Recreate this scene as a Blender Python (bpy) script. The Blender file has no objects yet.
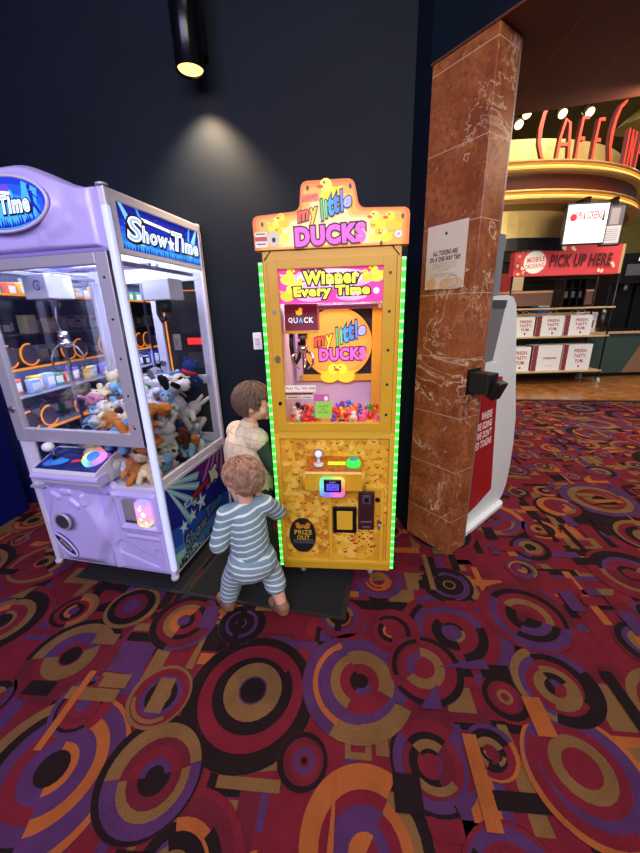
import bpy, bmesh, math, random
from mathutils import Vector, Matrix
random.seed(11)
SC = bpy.context.scene
COL = SC.collection
PI = math.pi
def R(d): return math.radians(d)

# ------------------------------------------------------------------ camera
F_PX, PITCH, ROLL, CAM_H = 350.0, math.atan(350.0/1083), math.atan(32.0/1083), 1.5
fw = Vector((0, math.cos(PITCH), -math.sin(PITCH)))
r0 = Vector((1, 0, 0)); u0 = r0.cross(fw)
cr, sr = math.cos(ROLL), math.sin(ROLL)
rt = r0*cr - u0*sr
up = u0*cr + r0*sr
cd = bpy.data.cameras.new('camera')
cam = bpy.data.objects.new('camera', cd); COL.objects.link(cam)
cam.matrix_world = Matrix(((rt.x, up.x, -fw.x, 0), (rt.y, up.y, -fw.y, 0), (rt.z, up.z, -fw.z, CAM_H), (0, 0, 0, 1)))
cd.sensor_fit = 'HORIZONTAL'; cd.sensor_width = 36; cd.lens = F_PX/640*36
cd.clip_start = 0.02; cd.clip_end = 100
SC.camera = cam

# ------------------------------------------------------------------ materials
def lin(c):
    return c/12.92 if c <= 0.04045 else ((c+0.055)/1.055)**2.4
def hx(h):
    return tuple(lin(int(h[i:i+2], 16)/255) for i in (0, 2, 4)) + (1,)
_M = {}
def mat(name, col, rough=.5, metal=0, emit=0, ecol=None, var=0, nscale=60, bump=0, bscale=None, spec=.5, coat=0, sss=0):
    if name in _M: return _M[name]
    m = bpy.data.materials.new(name); m.use_nodes = True
    nt = m.node_tree; b = nt.nodes['Principled BSDF']
    c = hx(col) if isinstance(col, str) else col
    b.inputs['Base Color'].default_value = c
    b.inputs['Roughness'].default_value = rough
    b.inputs['Metallic'].default_value = metal
    b.inputs['Specular IOR Level'].default_value = spec
    b.inputs['Coat Weight'].default_value = coat
    if emit:
        b.inputs['Emission Color'].default_value = hx(ecol) if ecol else c
        b.inputs['Emission Strength'].default_value = emit
    if var or bump:
        tc = nt.nodes.new('ShaderNodeTexCoord')
        nz = nt.nodes.new('ShaderNodeTexNoise'); nz.inputs['Scale'].default_value = nscale; nz.inputs['Detail'].default_value = 5
        nt.links.new(tc.outputs['Object'], nz.inputs['Vector'])
        if var:
            rp = nt.nodes.new('ShaderNodeMapRange'); rp.inputs[1].default_value = .3; rp.inputs[2].default_value = .7
            rp.inputs[3].default_value = 1-var; rp.inputs[4].default_value = 1+var
            nt.links.new(nz.outputs['Fac'], rp.inputs[0])
            mx = nt.nodes.new('ShaderNodeVectorMath'); mx.operation = 'SCALE'; mx.inputs[0].default_value = c[:3]
            nt.links.new(rp.outputs[0], mx.inputs['Scale']); nt.links.new(mx.outputs[0], b.inputs['Base Color'])
        if bump:
            n2 = nz
            if bscale:
                n2 = nt.nodes.new('ShaderNodeTexNoise'); n2.inputs['Scale'].default_value = bscale; n2.inputs['Detail'].default_value = 4
                nt.links.new(tc.outputs['Object'], n2.inputs['Vector'])
            bp = nt.nodes.new('ShaderNodeBump'); bp.inputs['Strength'].default_value = bump; bp.inputs['Distance'].default_value = .01
            nt.links.new(n2.outputs['Fac'], bp.inputs['Height']); nt.links.new(bp.outputs[0], b.inputs['Normal'])
    _M[name] = m
    return m
def glass(name, tint='ffffff', refl=.9):
    if name in _M: return _M[name]
    m = bpy.data.materials.new(name); m.use_nodes = True; nt = m.node_tree
    nt.nodes.clear()
    o = nt.nodes.new('ShaderNodeOutputMaterial'); t = nt.nodes.new('ShaderNodeBsdfTransparent'); g = nt.nodes.new('ShaderNodeBsdfGlossy')
    t.inputs['Color'].default_value = hx(tint); g.inputs['Roughness'].default_value = .02
    fr = nt.nodes.new('ShaderNodeFresnel'); fr.inputs['IOR'].default_value = 1.5
    ml = nt.nodes.new('ShaderNodeMath'); ml.operation = 'MULTIPLY'; ml.inputs[1].default_value = refl
    mx = nt.nodes.new('ShaderNodeMixShader')
    nt.links.new(fr.outputs[0], ml.inputs[0]); nt.links.new(ml.outputs[0], mx.inputs[0])
    nt.links.new(t.outputs[0], mx.inputs[1]); nt.links.new(g.outputs[0], mx.inputs[2]); nt.links.new(mx.outputs[0], o.inputs[0])
    _M[name] = m
    return m
class NT:
    """small node-graph helper"""
    def __init__(s, name, rough=.5, spec=.5):
        s.m = bpy.data.materials.new(name); s.m.use_nodes = True; s.t = s.m.node_tree; s.b = s.t.nodes['Principled BSDF']
        s.b.inputs['Roughness'].default_value = rough; s.b.inputs['Specular IOR Level'].default_value = spec
        s.tc = s.t.nodes.new('ShaderNodeTexCoord'); _M[name] = s.m
    def set(s, sock, v):
        if hasattr(v, 'is_output'): s.t.links.new(v, sock)
        else: sock.default_value = v
    def math(s, op, a, b=0.0, c=0.0):
        n = s.t.nodes.new('ShaderNodeMath'); n.operation = op
        s.set(n.inputs[0], a); s.set(n.inputs[1], b); s.set(n.inputs[2], c); return n.outputs[0]
    def sep(s, which='Object'):
        n = s.t.nodes.new('ShaderNodeSeparateXYZ'); s.t.links.new(s.tc.outputs[which], n.inputs[0]); return n.outputs
    def noise(s, scale, detail=4, dist=0, vec=None, rough=.5):
        n = s.t.nodes.new('ShaderNodeTexNoise'); n.inputs['Scale'].default_value = scale; n.inputs['Detail'].default_value = detail
        n.inputs['Distortion'].default_value = dist; n.inputs['Roughness'].default_value = rough
        s.t.links.new(vec or s.tc.outputs['Object'], n.inputs['Vector']); return n.outputs['Fac']
    def mix(s, f, a, b):
        n = s.t.nodes.new('ShaderNodeMix'); n.data_type = 'RGBA'
        s.set(n.inputs[0], f); s.set(n.inputs[6], hx(a) if isinstance(a, str) else a); s.set(n.inputs[7], hx(b) if isinstance(b, str) else b); return n.outputs[2]
    def range(s, v, a, b, c=0.0, d=1.0):
        n = s.t.nodes.new('ShaderNodeMapRange'); s.set(n.inputs[0], v); s.set(n.inputs[1], a); s.set(n.inputs[2], b); s.set(n.inputs[3], c); s.set(n.inputs[4], d); return n.outputs[0]
    def bump(s, h, st=.3, dist=.01):
        n = s.t.nodes.new('ShaderNodeBump'); n.inputs['Strength'].default_value = st; n.inputs['Distance'].default_value = dist
        s.t.links.new(h, n.inputs['Height']); s.t.links.new(n.outputs[0], s.b.inputs['Normal'])

# ------------------------------------------------------------------ mesh building
_TXT = {}
def text_mesh(body, shear=0, offset=0, res=3):
    key = (body, shear, offset)
    if key in _TXT: return _TXT[key]
    cu = bpy.data.curves.new('lettering', 'FONT'); cu.body = body; cu.shear = shear; cu.offset = offset; cu.resolution_u = res; cu.space_character = 1.12
    cu.align_x = 'CENTER'
    ob = bpy.data.objects.new('lettering', cu); COL.objects.link(ob)
    bpy.context.view_layer.update()
    me = bpy.data.meshes.new_from_object(ob.evaluated_get(bpy.context.evaluated_depsgraph_get()))
    vs = [tuple(v.co) for v in me.vertices]; fs = [tuple(p.vertices) for p in me.polygons if p.normal.z > 0 or True]
    bpy.data.objects.remove(ob); bpy.data.curves.remove(cu); bpy.data.meshes.remove(me)
    _TXT[key] = (vs, fs)
    return _TXT[key]

class MB:
    def __init__(s): s.v = []; s.f = []; s.mi = []; s.sm = []; s.mats = []
    def slot(s, m):
        if m not in s.mats: s.mats.append(m)
        return s.mats.index(m)
    def add(s, vs, fs, m, smooth=False, M=None):
        o = len(s.v); k = s.slot(m)
        for v in vs:
            s.v.append(tuple(M @ Vector(v)) if M is not None else tuple(v))
        for i, f in enumerate(fs):
            s.f.append([a+o for a in f]); s.mi.append(k)
            s.sm.append(smooth[i] if isinstance(smooth, list) else smooth)
        return s
    def box(s, x0, x1, y0, y1, z0, z1, m, bev=0, M=None, seg=2):
        if bev <= 0:
            vs = [(x, y, z) for z in (z0, z1) for y in (y0, y1) for x in (x0, x1)]
            fs = [(0, 2, 3, 1), (4, 5, 7, 6), (0, 1, 5, 4), (2, 6, 7, 3), (0, 4, 6, 2), (1, 3, 7, 5)]
            return s.add(vs, fs, m, False, M)
        bm = bmesh.new()
        bmesh.ops.create_cube(bm, size=1, matrix=Matrix.Translation(((x0+x1)/2, (y0+y1)/2, (z0+z1)/2)) @ Matrix.Diagonal((abs(x1-x0), abs(y1-y0), abs(z1-z0), 1)))
        bmesh.ops.bevel(bm, geom=bm.edges[:], offset=bev, segments=seg, affect='EDGES', profile=.5)
        return s.bm(bm, m, False, M)
    def bm(s, bm, m, smooth=True, M=None):
        bm.verts.ensure_lookup_table(); bm.verts.index_update()
        s.add([tuple(v.co) for v in bm.verts], [[v.index for v in f.verts] for f in bm.faces], m, smooth, M)
        bm.free(); return s
    def prism(s, pts, d0, d1, m, axis='y', M=None, side=None):
        """extrude a 2-D outline; axis y: pts are (x,z); z: (x,y); x: (y,z)"""
        n = len(pts)
        def P(p, d):
            return (p[0], d, p[1]) if axis == 'y' else ((p[0], p[1], d) if axis == 'z' else (d, p[0], p[1]))
        vs = [P(p, d0) for p in pts] + [P(p, d1) for p in pts]
        s.add(vs, [list(range(n)), list(range(2*n-1, n-1, -1))], m, False, M)
        s.add(vs, [(i, i+n, (i+1) % n+n, (i+1) % n) for i in range(n)], side or m, False, M)
        return s
    def rings(s, rings, m, smooth=True, caps=True, M=None, closed=False):
        n = len(rings[0]); vs = [p for r in rings for p in r]; fs = []
        k = len(rings)
        for i in range(k-1 if not closed else k):
            a = i*n; b = ((i+1) % k)*n
            for j in range(n): fs.append((a+j, a+(j+1) % n, b+(j+1) % n, b+j))
        sm = [smooth]*len(fs)
        if caps and not closed:
            fs += [list(range(n-1, -1, -1)), list(range((k-1)*n, k*n))]; sm += [False, False]
        return s.add(vs, fs, m, sm, M)
    def tube(s, path, rad, m, n=8, caps=True, M=None, closed=False):
        path = [Vector(p) for p in path]; k = len(path); rr = rad if isinstance(rad, (list, tuple)) else [rad]*k
        out = []; prev = None
        for i in range(k):
            if closed: t = path[(i+1) % k]-path[i-1]
            else: t = path[min(i+1, k-1)]-path[max(i-1, 0)]
            t.normalize()
            if prev is None:
                a = Vector((0, 0, 1)) if abs(t.z) < .9 else Vector((1, 0, 0))
                x = t.cross(a).normalized()
            else:
                x = prev-t*prev.dot(t); x.normalize()
            prev = x; y = t.cross(x)
            out.append([tuple(path[i]+(x*math.cos(2*PI*j/n)+y*math.sin(2*PI*j/n))*rr[i]) for j in range(n)])
        return s.rings(out, m, True, caps, M, closed)
    def cyl(s, p0, p1, r, m, r1=None, n=20, M=None):
        return s.tube([p0, p1], [r, r if r1 is None else r1], m, n, True, M)
    def lathe(s, prof, m, n=24, M=None, caps=True, a0=0, a1=2*PI):
        out = []
        for (r, z) in prof:
            out.append([(r*math.cos(2*PI*j/n), r*math.sin(2*PI*j/n), z) for j in range(n)])
        return s.rings(out, m, True, caps, M)
    def ball(s, c, r, m, seg=16, ring=10, M=None, rot=None):
        rx, ry, rz = r if isinstance(r, (tuple, list)) else (r, r, r)
        T = Matrix.Translation(c)
        if rot is not None: T = T @ rot
        if M is not None: T = M @ T
        vs = [(0, 0, rz)]
        for i in range(1, ring):
            a = PI*i/ring
            for j in range(seg):
                b = 2*PI*j/seg; vs.append((rx*math.sin(a)*math.cos(b), ry*math.sin(a)*math.sin(b), rz*math.cos(a)))
        vs.append((0, 0, -rz)); fs = []
        for j in range(seg): fs.append((0, 1+j, 1+(j+1) % seg))
        for i in range(ring-2):
            for j in range(seg):
                a = 1+i*seg+j; b = 1+i*seg+(j+1) % seg; fs.append((a, a+seg, b+seg, b))
        L = len(vs)-1; o = 1+(ring-2)*seg
        for j in range(seg): fs.append((L, o+(j+1) % seg, o+j))
        return s.add(vs, fs, m, True, T)
    def caps(s, p0, p1, r0, r1, m, n=14):
        """capsule, tapered"""
        p0, p1 = Vector(p0), Vector(p1); d = (p1-p0).normalized()
        path = []; rr = []
        for a in (-80, -55, -28, 0): path.append(p0+d*(math.sin(R(a))*r0)); rr.append(math.cos(R(a))*r0)
        for a in (0, 28, 55, 80): path.append(p1+d*(math.sin(R(a))*r1)); rr.append(math.cos(R(a))*r1)
        return s.tube(path, rr, m, n)
    def grid(s, nu, nv, fn, m, smooth=True, M=None):
        vs = [fn(i/nu, j/nv) for j in range(nv+1) for i in range(nu+1)]
        fs = [(j*(nu+1)+i, j*(nu+1)+i+1, (j+1)*(nu+1)+i+1, (j+1)*(nu+1)+i) for j in range(nv) for i in range(nu)]
        return s.add(vs, fs, m, smooth, M)
    def build(s, name, parent=None, loc=None, rotz=None):
        me = bpy.data.meshes.new(name); me.from_pydata(s.v, [], s.f)
        for m in s.mats: me.materials.append(m)
        me.polygons.foreach_set('material_index', s.mi); me.polygons.foreach_set('use_smooth', s.sm); me.update()
        o = bpy.data.objects.new(name, me); COL.objects.link(o)
        if parent: o.parent = parent
        if loc is not None: o.location = loc
        if rotz is not None: o.rotation_euler = (0, 0, rotz)
        return o

class Art:
    """flat printed artwork: layered polygons on a plane (origin O, axes U,V) added to a mesh builder"""
    def __init__(s, mb, O, U, V, step=.00012, base=.0003):
        s.mb = mb; s.O = Vector(O); s.U = Vector(U).normalized(); s.V = Vector(V).normalized(); s.N = s.U.cross(s.V); s.d = base; s.step = step
    def P(s, u, v, d=None): return tuple(s.O+s.U*u+s.V*v+s.N*(s.d if d is None else d))
    def poly(s, pts, m, same=False):
        if not same: s.d += s.step
        s.mb.add([s.P(u, v) for u, v in pts], [list(range(len(pts)))], m); return s
    def rect(s, u0, v0, u1, v1, m, same=False): return s.poly([(u0, v0), (u1, v0), (u1, v1), (u0, v1)], m, same)
    def ell(s, cu, cv, ru, rv, m, rot=0, n=24, same=False):
        c, t = math.cos(rot), math.sin(rot)
        return s.poly([(cu+ru*math.cos(a)*c-rv*math.sin(a)*t, cv+ru*math.cos(a)*t+rv*math.sin(a)*c) for a in [2*PI*i/n for i in range(n)]], m, same)
    def ring(s, cu, cv, r0, r1, m, a0=0, a1=2*PI, n=28, ky=1, same=False):
        if not same: s.d += s.step
        vs = []; fs = []
        for i in range(n+1):
            a = a0+(a1-a0)*i/n
            for r in (r0, r1): vs.append(s.P(cu+r*math.cos(a), cv+r*math.sin(a)*ky))
        for i in range(n): fs.append((2*i, 2*i+1, 2*i+3, 2*i+2))
        s.mb.add(vs, fs, m); return s
    def line(s, pts, w, m):
        for (a, b), (c, e) in zip(pts, pts[1:]):
            dx, dy = c-a, e-b; L = math.hypot(dx, dy) or 1; nx, ny = -dy/L*w/2, dx/L*w/2
            s.poly([(a+nx, b+ny), (a-nx, b-ny), (c-nx, e-ny), (c+nx, e+ny)], m)
        return s
    def text(s, body, cu, cv, w, h, m, shear=0, offset=0, rot=0, arch=0):
        vs, fs = text_mesh(body, shear, offset)
        s.d += s.step
        vb = text_mesh(body, shear, 0)[0]
        xs = [v[0] for v in vb]; ys = [v[1] for v in vb]
        mx, my = (min(xs)+max(xs))/2, (min(ys)+max(ys))/2
        kx = w/(max(xs)-min(xs)); ky = h/(max(ys)-min(ys))
        c, t = math.cos(rot), math.sin(rot); out = []
        for v in vs:
            a = (v[0]-mx)*kx; b = (v[1]-my)*ky
            b += arch*(1-(2*a/w)**2)
            out.append(s.P(cu+a*c-b*t, cv+a*t+b*c))
        s.mb.add(out, fs, m); return s
    def duck(s, cu, cv, k, ym, beak, eye, flip=1, neck=None):
        s.ell(cu, cv, k, k*.7, ym, 0, 14)
        s.poly([(cu-flip*k*.7, cv+k*.1), (cu-flip*k*1.15, cv+k*.75), (cu-flip*k*.2, cv+k*.5)], ym, True)
        s.ell(cu+flip*k*.45, cv+k*.85, k*.58, k*.55, neck or ym, 0, 14)
        s.ell(cu+flip*k*1.0, cv+k*.75, k*.34, k*.17, beak, 0.2*flip, 10)
        s.ell(cu+flip*k*.6, cv+k*1.05, k*.1, k*.12, eye, 0, 8)
        return s

# ------------------------------------------------------------------ scene objects
def tag(o, label=None, cat=None, group=None, kind=None):
    if label: o['label'] = label
    if cat: o['category'] = cat
    if group: o['group'] = group
    if kind: o['kind'] = kind
    return o
def thing(name, label, cat, loc=(0, 0, 0), rotz=0, group=None):
    o = bpy.data.objects.new(name, None); COL.objects.link(o); o.empty_display_size = .1
    o.location = loc; o.rotation_euler = (0, 0, rotz)
    return tag(o, label, cat, group)
def copy_tree(o, parent=None):
    c = o.copy(); COL.objects.link(c)
    if parent is not None: c.parent = parent
    for ch in list(o.children): copy_tree(ch, c)
    return c
def part(mb, name, parent, label=None):
    o = mb.build(name, parent)
    if label: o['label'] = label
    return o
def fuse(mb, name, parent=None, voxel=.005, smooth=4, mats=None, post=None):
    """one continuous surface from overlapping shapes (voxel remesh + smoothing)"""
    ob = mb.build(name)
    a = ob.modifiers.new('remesh', 'REMESH'); a.mode = 'VOXEL'; a.voxel_size = voxel; a.use_smooth_shade = True
    b = ob.modifiers.new('smooth', 'SMOOTH'); b.factor = .5; b.iterations = smooth
    bpy.context.view_layer.update()
    me = bpy.data.meshes.new_from_object(ob.evaluated_get(bpy.context.evaluated_depsgraph_get()))
    old = ob.data; ob.modifiers.clear(); ob.data = me; bpy.data.meshes.remove(old); me.name = name
    me.materials.clear()
    for m in (mats or mb.mats[:1]): me.materials.append(m)
    me.polygons.foreach_set('material_index', [0]*len(me.polygons))
    me.polygons.foreach_set('use_smooth', [True]*len(me.polygons))
    if post: post(me)
    if parent: ob.parent = parent
    return ob
def lerp(a, b, t): return a+(b-a)*t
def sstep(a, b, x):
    t = max(0, min(1, (x-a)/(b-a))); return t*t*(3-2*t)
def rrect(x0, z0, x1, z1, r, n=5):
    out = []
    for cx, cz, a in ((x1-r, z0+r, -90), (x1-r, z1-r, 0), (x0+r, z1-r, 90), (x0+r, z0+r, 180)):
        for i in range(n+1):
            t = R(a+90*i/n); out.append((cx+r*math.cos(t), cz+r*math.sin(t)))
    return out
# ================================================================== ROOM
PILN = Vector((.825, .565, 0)); PILF = Vector((.565, -.825, 0))      # across and along the pillar
ROOM_R = Vector((.9955, -.095, 0)); ROOM_D = Vector((.095, .9955, 0))
WB = Vector((.55, 2.33, 0))                                          # a point of the back wall

# ---- carpet: woven pattern as layered patches of one mesh
def carpet_mat(name, col):
    n = NT(name, .95, .1)
    f = n.noise(420, 3, 0); g = n.noise(9, 4, 0)
    k = n.math('MULTIPLY', n.range(f, .3, .7, .7, 1.25), n.range(g, .3, .7, .86, 1.12))
    v = n.t.nodes.new('ShaderNodeVectorMath'); v.operation = 'SCALE'; v.inputs[0].default_value = hx(col)[:3]
    n.t.links.new(k, v.inputs['Scale']); n.t.links.new(v.outputs[0], n.b.inputs['Base Color'])
    n.bump(n.noise(650, 2), .5, .004)
    return n.m
CRIM, PURP, BLK, TAN, ORA, MAG = [carpet_mat('carpet_'+a, b) for a, b in
    (('crimson', '691c29'), ('purple', '4a2b54'), ('black', '1f1517'), ('tan', '705232'), ('orange', '97532a'), ('wine', '5a1c28'))]
PAL = [CRIM]*6+[MAG]*2+[PURP]*4+[BLK]*4+[TAN]*4+[ORA]*2
ST = 5e-5
fl = MB()
crng = random.Random(5)
cX0, cX1, cY0, cY1 = -3.4, 7.6, -1.2, 7.4
fl.add([(cX0, cY0, 0), (cX1, cY0, 0), (cX1, cY1, 0), (cX0, cY1, 0)], [(0, 1, 2, 3)], CRIM)
def cflat(pts, lay, m): fl.add([(x, y, lay*ST) for x, y in pts], [list(range(len(pts)))], m)
ca, sa = math.cos(R(-5.45)), math.sin(R(-5.45))
def rot_rm(x, y): return x*ca-y*sa, x*sa+y*ca
lay = 0
for i in range(5600):
    x, y = crng.uniform(cX0, cX1), crng.uniform(cY0, cY1)
    w, h = crng.choice([(.06, .3), (.3, .06), (.14, .18), (.2, .12), (.09, .09), (.045, .42), (.34, .05)])
    k = crng.uniform(.7, 1.25); w *= k; h *= k
    q = [(-w/2, -h/2), (w/2, -h/2), (w/2, h/2), (-w/2, h/2)]
    t = crng.random()
    if t < .18: q = q[:3]
    elif t < .26: q[2] = (w/2*.2, h/2)
    lay = 2+(i % 60)
    cflat([(x+rot_rm(a, b)[0], y+rot_rm(a, b)[1]) for a, b in q], lay, crng.choice(PAL))
    if t > .7 and min(w, h) > .08:
        cflat([(x+rot_rm(a*.55, b*.55)[0], y+rot_rm(a*.55, b*.55)[1]) for a, b in q], lay+.5, crng.choice(PAL))
known = [(-.324, 1.043, .27), (.126, 1.084, .235), (.862, .751, .2), (-.992, .794, .27), (-1.194, 1.24, .21), (-.73, 1.42, .17), (-.62, .79, .18),
         (-.7, 1.05, .13), (.43, 1.13, .16), (.36, .8, .15), (.62, 1.3, .26), (.33, 1.33, .13), (.1, .6, .2), (.72, 1.0, .1), (.95, 1.05, .17), (1.02, 1.4, .22), (.7, 1.62, .14), (-1.0, 1.02, .12), (-.45, .55, .2), (.5, .5, .15)]
circ = list(known)
for i in range(9000):
    x, y = crng.uniform(cX0, cX1), crng.uniform(cY0, cY1); r = crng.choice([.09, .12, .14, .18, .23, .27])
    if all((x-a)**2+(y-b)**2 > ((r+c)*.9)**2 for a, b, c in circ): circ.append((x, y, r))
def disc(x, y, r, lay, m, a0=0, a1=2*PI, rin=0):
    n = max(10, int(30*(a1-a0)/(2*PI)*max(.6, min(1.3, r/.15))))
    if rin <= 0 and a1-a0 > 6.28:
        cflat([(x+r*math.cos(2*PI*i/n), y+r*math.sin(2*PI*i/n)) for i in range(n)], lay, m); return
    vs = []
    for i in range(n+1):
        a = a0+(a1-a0)*i/n
        vs += [(x+r*math.cos(a), y+r*math.sin(a), lay*ST), (x+rin*math.cos(a), y+rin*math.sin(a), lay*ST)]
    fl.add(vs, [(2*i, 2*i+1, 2*i+3, 2*i+2) for i in range(n)], m)
CUTS = [[1, .84, .72, .55, .38, .2], [1, .8, .62, .45, .22], [1, .9, .66, .5, .3], [1, .86, .6, .33], [1, .7, .56, .25]]
CP = [CRIM]*8+[MAG]*2+[PURP]*4+[BLK]*5+[TAN]*4+[ORA]*2
for k, (x, y, r) in enumerate(circ):
    L = 64+(k % 9)*9
    dx, dy = crng.uniform(-.1, .1)*r, crng.uniform(-.1, .1)*r
    cflat([(x+r*math.cos(2*PI*i/36), y+r*math.sin(2*PI*i/36)) for i in range(36)], L, crng.choice([CRIM, CRIM, BLK, PURP, TAN]))
    n_sec = crng.choice([1, 2, 2, 3]); a0 = crng.uniform(0, 2*PI); spans = [crng.uniform(.6, 1.6) for _ in range(n_sec)]; tot = sum(spans)
    for sp in spans:
        a1 = a0+2*PI*sp/tot; cuts = crng.choice(CUTS); last = None
        for q, c in enumerate(cuts):
            m = crng.choice([p_ for p_ in CP if p_ is not last]); last = m
            f = min(1, q/2.0); nxt = cuts[q+1] if q+1 < len(cuts) else 0
            disc(x+dx*f, y+dy*f, r*c*.997, L+1+q*.8, m, a0, a1, max(r*.01, r*nxt*.9))
        a0 = a1
    for _ in range(crng.choice([0, 1, 2])):
        c = crng.uniform(.4, .95); a = crng.uniform(0, 2*PI)
        disc(x, y, r*c, L+6+_*.5, crng.choice([BLK, BLK, TAN, CRIM, PURP]), a, a+crng.uniform(.8, 2.8), r*(c-crng.uniform(.08, .18)))
    if crng.random() < .55:
        disc(x+dx, y+dy, r*crng.uniform(.12, .24), L+7.5, crng.choice([BLK, BLK, CRIM, PURP]))
for i in range(800):      # strips and blocks crossing the rings
    x, y = crng.uniform(cX0, cX1), crng.uniform(cY0, cY1)
    w, h = crng.choice([(.05, .26), (.22, .05), (.09, .1), (.12, .06), (.03, .3), (.07, .14)])
    q = [(-w/2, -h/2), (w/2, -h/2), (w/2, h/2), (-w/2, h/2)]
    if crng.random() < .3: q = q[:3]
    cflat([(x+rot_rm(a, b)[0], y+rot_rm(a, b)[1]) for a, b in q], 150+(i % 40)*.8, crng.choice([CRIM, TAN, TAN, PURP, ORA, BLK, BLK]))
fl.add([(cX0, cY0, -.05), (cX1, cY0, -.05), (cX1, cY1, -.05), (cX0, cY1, -.05)], [(3, 2, 1, 0)], BLK)
tag(fl.build('floor'), kind='structure')

# ---- stone tile floor of the cafe
n = NT('cafe_tile', .22, .5)
X = n.sep(); a = n.math('FRACT', n.math('MULTIPLY', X[0], 1.6)); b = n.math('FRACT', n.math('MULTIPLY', X[1], 1.6))
j = n.math('MAXIMUM', n.math('LESS_THAN', a, .02), n.math('LESS_THAN', b, .02))
c = n.mix(n.range(n.noise(3, 5, 1.5), .3, .7), 'a8703a', '7a4a24')
n.t.links.new(n.mix(j, c, '5a3a22'), n.b.inputs['Base Color'])
tf = MB()
tf.prism([(1.4, 6.15), (3.26, 5.8), (5.15, 5.43), (9.5, 4.6), (10.5, 13), (1.4, 13)], .008, .02, n.m, 'z')
edge = mat('dark_threshold', '2c2422', .4)
tf.prism([(1.4, 6.08), (3.26, 5.74), (5.15, 5.37), (9.5, 4.54), (9.5, 4.62), (5.15, 5.45), (3.26, 5.82), (1.4, 6.17)], .008, .021, edge, 'z')
tag(tf.build('floor'), kind='structure')

# ---- painted walls
def paint(name, c1, c2, rough=.6):
    n = NT(name, rough, .18)
    n.t.links.new(n.mix(n.range(n.noise(2.2, 6), .3, .7), c1, c2), n.b.inputs['Base Color'])
    n.bump(n.noise(260, 3), .12, .003); return n.m
NAVY = paint('dark_navy_paint', '07111c', '0a1725')
NAVY_LIFT = paint('navy_paint_lifted', '0a1522', '0d1a29')  # same wall paint, lightened to make up for weaker light on its face
BLUE = paint('blue_paint', '0c1668', '0a1358')
KHAKI = paint('khaki_paint', '8d8550', '9a9058')
GREY = paint('pale_grey_paint', '8f93a0', '9a9ea8')
def along(p, s, d=0): return (p.x+ROOM_R.x*s+ROOM_D.x*d, p.y+ROOM_R.y*s+ROOM_D.y*d)
w = MB()
# solid stretch right of the passage, then the head over the passage
w.prism([along(WB, -1.325), along(WB, .19), along(WB, .19, .2), along(WB, -1.325, .2)], 0, 4.2, NAVY, 'z')
w.prism([along(WB, -3.03), along(WB, -1.325), along(WB, -1.325, .2), along(WB, -3.03, .2)], 2.06, 4.2, NAVY, 'z')
tag(w.build('wall_back'), kind='structure')
w = MB(); w.prism([(-2.80, -1.2), (-2.465, 2.62), (-2.62, 2.64), (-2.95, -1.2)], 0, 4.2, BLUE, 'z')
tag(w.build('wall_left'), kind='structure')
# bulkhead over the opening beside the pillar: navy face, brown underside
BROWN = mat('brown_soffit', '5b3424', .55, var=.12, nscale=5)
w = MB()
p0 = Vector((.59, 2.155, 0)); p1 = p0+PILF*2.6; q1 = p1+PILN*.25; q0 = p0+PILN*.25
P4 = [(p0.x, p0.y), (p1.x, p1.y), (q1.x, q1.y), (q0.x, q0.y)]
w.prism(P4, 2.636, 4.2, NAVY, 'z')
w.prism(P4, 2.626, 2.636, BROWN, 'z')
w.prism([(.56, 2.33), (.598, 2.145), (.74, 2.24), (.735, 2.33)], 0, 4.2, NAVY_LIFT, 'z')
tag(w.build('wall_right'), kind='structure')
# ceilings
w = MB()
CB = mat('brown_ceiling', '60301e', .6, var=.1, nscale=3)
w.prism([(.80, 2.31), (q1.x, q1.y), (6.5, -1.5), (8.5, 1.6), (2.5, 3.275), (1.7, 3.5), (.75, 3.76)], 3.0, 3.4, CB, 'z')
SEAM = mat('ceiling_seam', '7a5545', .6)
for sx in (.9, 1.32, 1.74, 2.16, 2.9, 3.7):
    a = Vector((sx+.28, 3.6-sx*.27, 2.9995)); b = a-Vector((.19, 1.3, 0))
    w.add([(a.x, a.y, a.z), (a.x+.008, a.y, a.z), (b.x+.008, b.y, b.z), (b.x, b.y, b.z)], [(0, 1, 2, 3)], SEAM)
tag(w.build('ceiling'), kind='structure')
w = MB(); w.box(.7, 12, 2.4, 13.2, 5.3, 5.5, mat('olive_ceiling', '4a4228', .7, var=.1, nscale=3))
tag(w.build('ceiling'), kind='structure')
w = MB(); w.box(-3.4, 4, -4, 2.5, 4.2, 4.3, mat('dark_ceiling', '15171c', .8)); tag(w.build('ceiling'), kind='structure')
w = MB(); w.box(1.0, 12, 12.9, 13.1, 0, 5.3, KHAKI); tag(w.build('wall_cafe'), kind='structure')
w = MB(); w.box(.72, .8, 2.55, 13, 0, 5.3, KHAKI); tag(w.build('wall_side'), kind='structure')
# passage behind the left machine
w = MB(); w.prism([(-3.3, 5.9), (-.5, 5.9), (-.5, 6.0), (-3.3, 6.0)], 0, 2.7, mat('passage_wall', '3a3f55', .6, var=.1, nscale=4), 'z'); tag(w.build('wall_passage'), kind='structure')
w = MB(); w.box(-3.35, -.5, 2.75, 6.0, 2.7, 2.8, GREY); tag(w.build('ceiling'), kind='structure')
w = MB(); w.box(-.62, -.5, 2.66, 5.9, 0, 2.7, mat('passage_wall', '3a3f55')); tag(w.build('wall_passage_side'), kind='structure')

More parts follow.
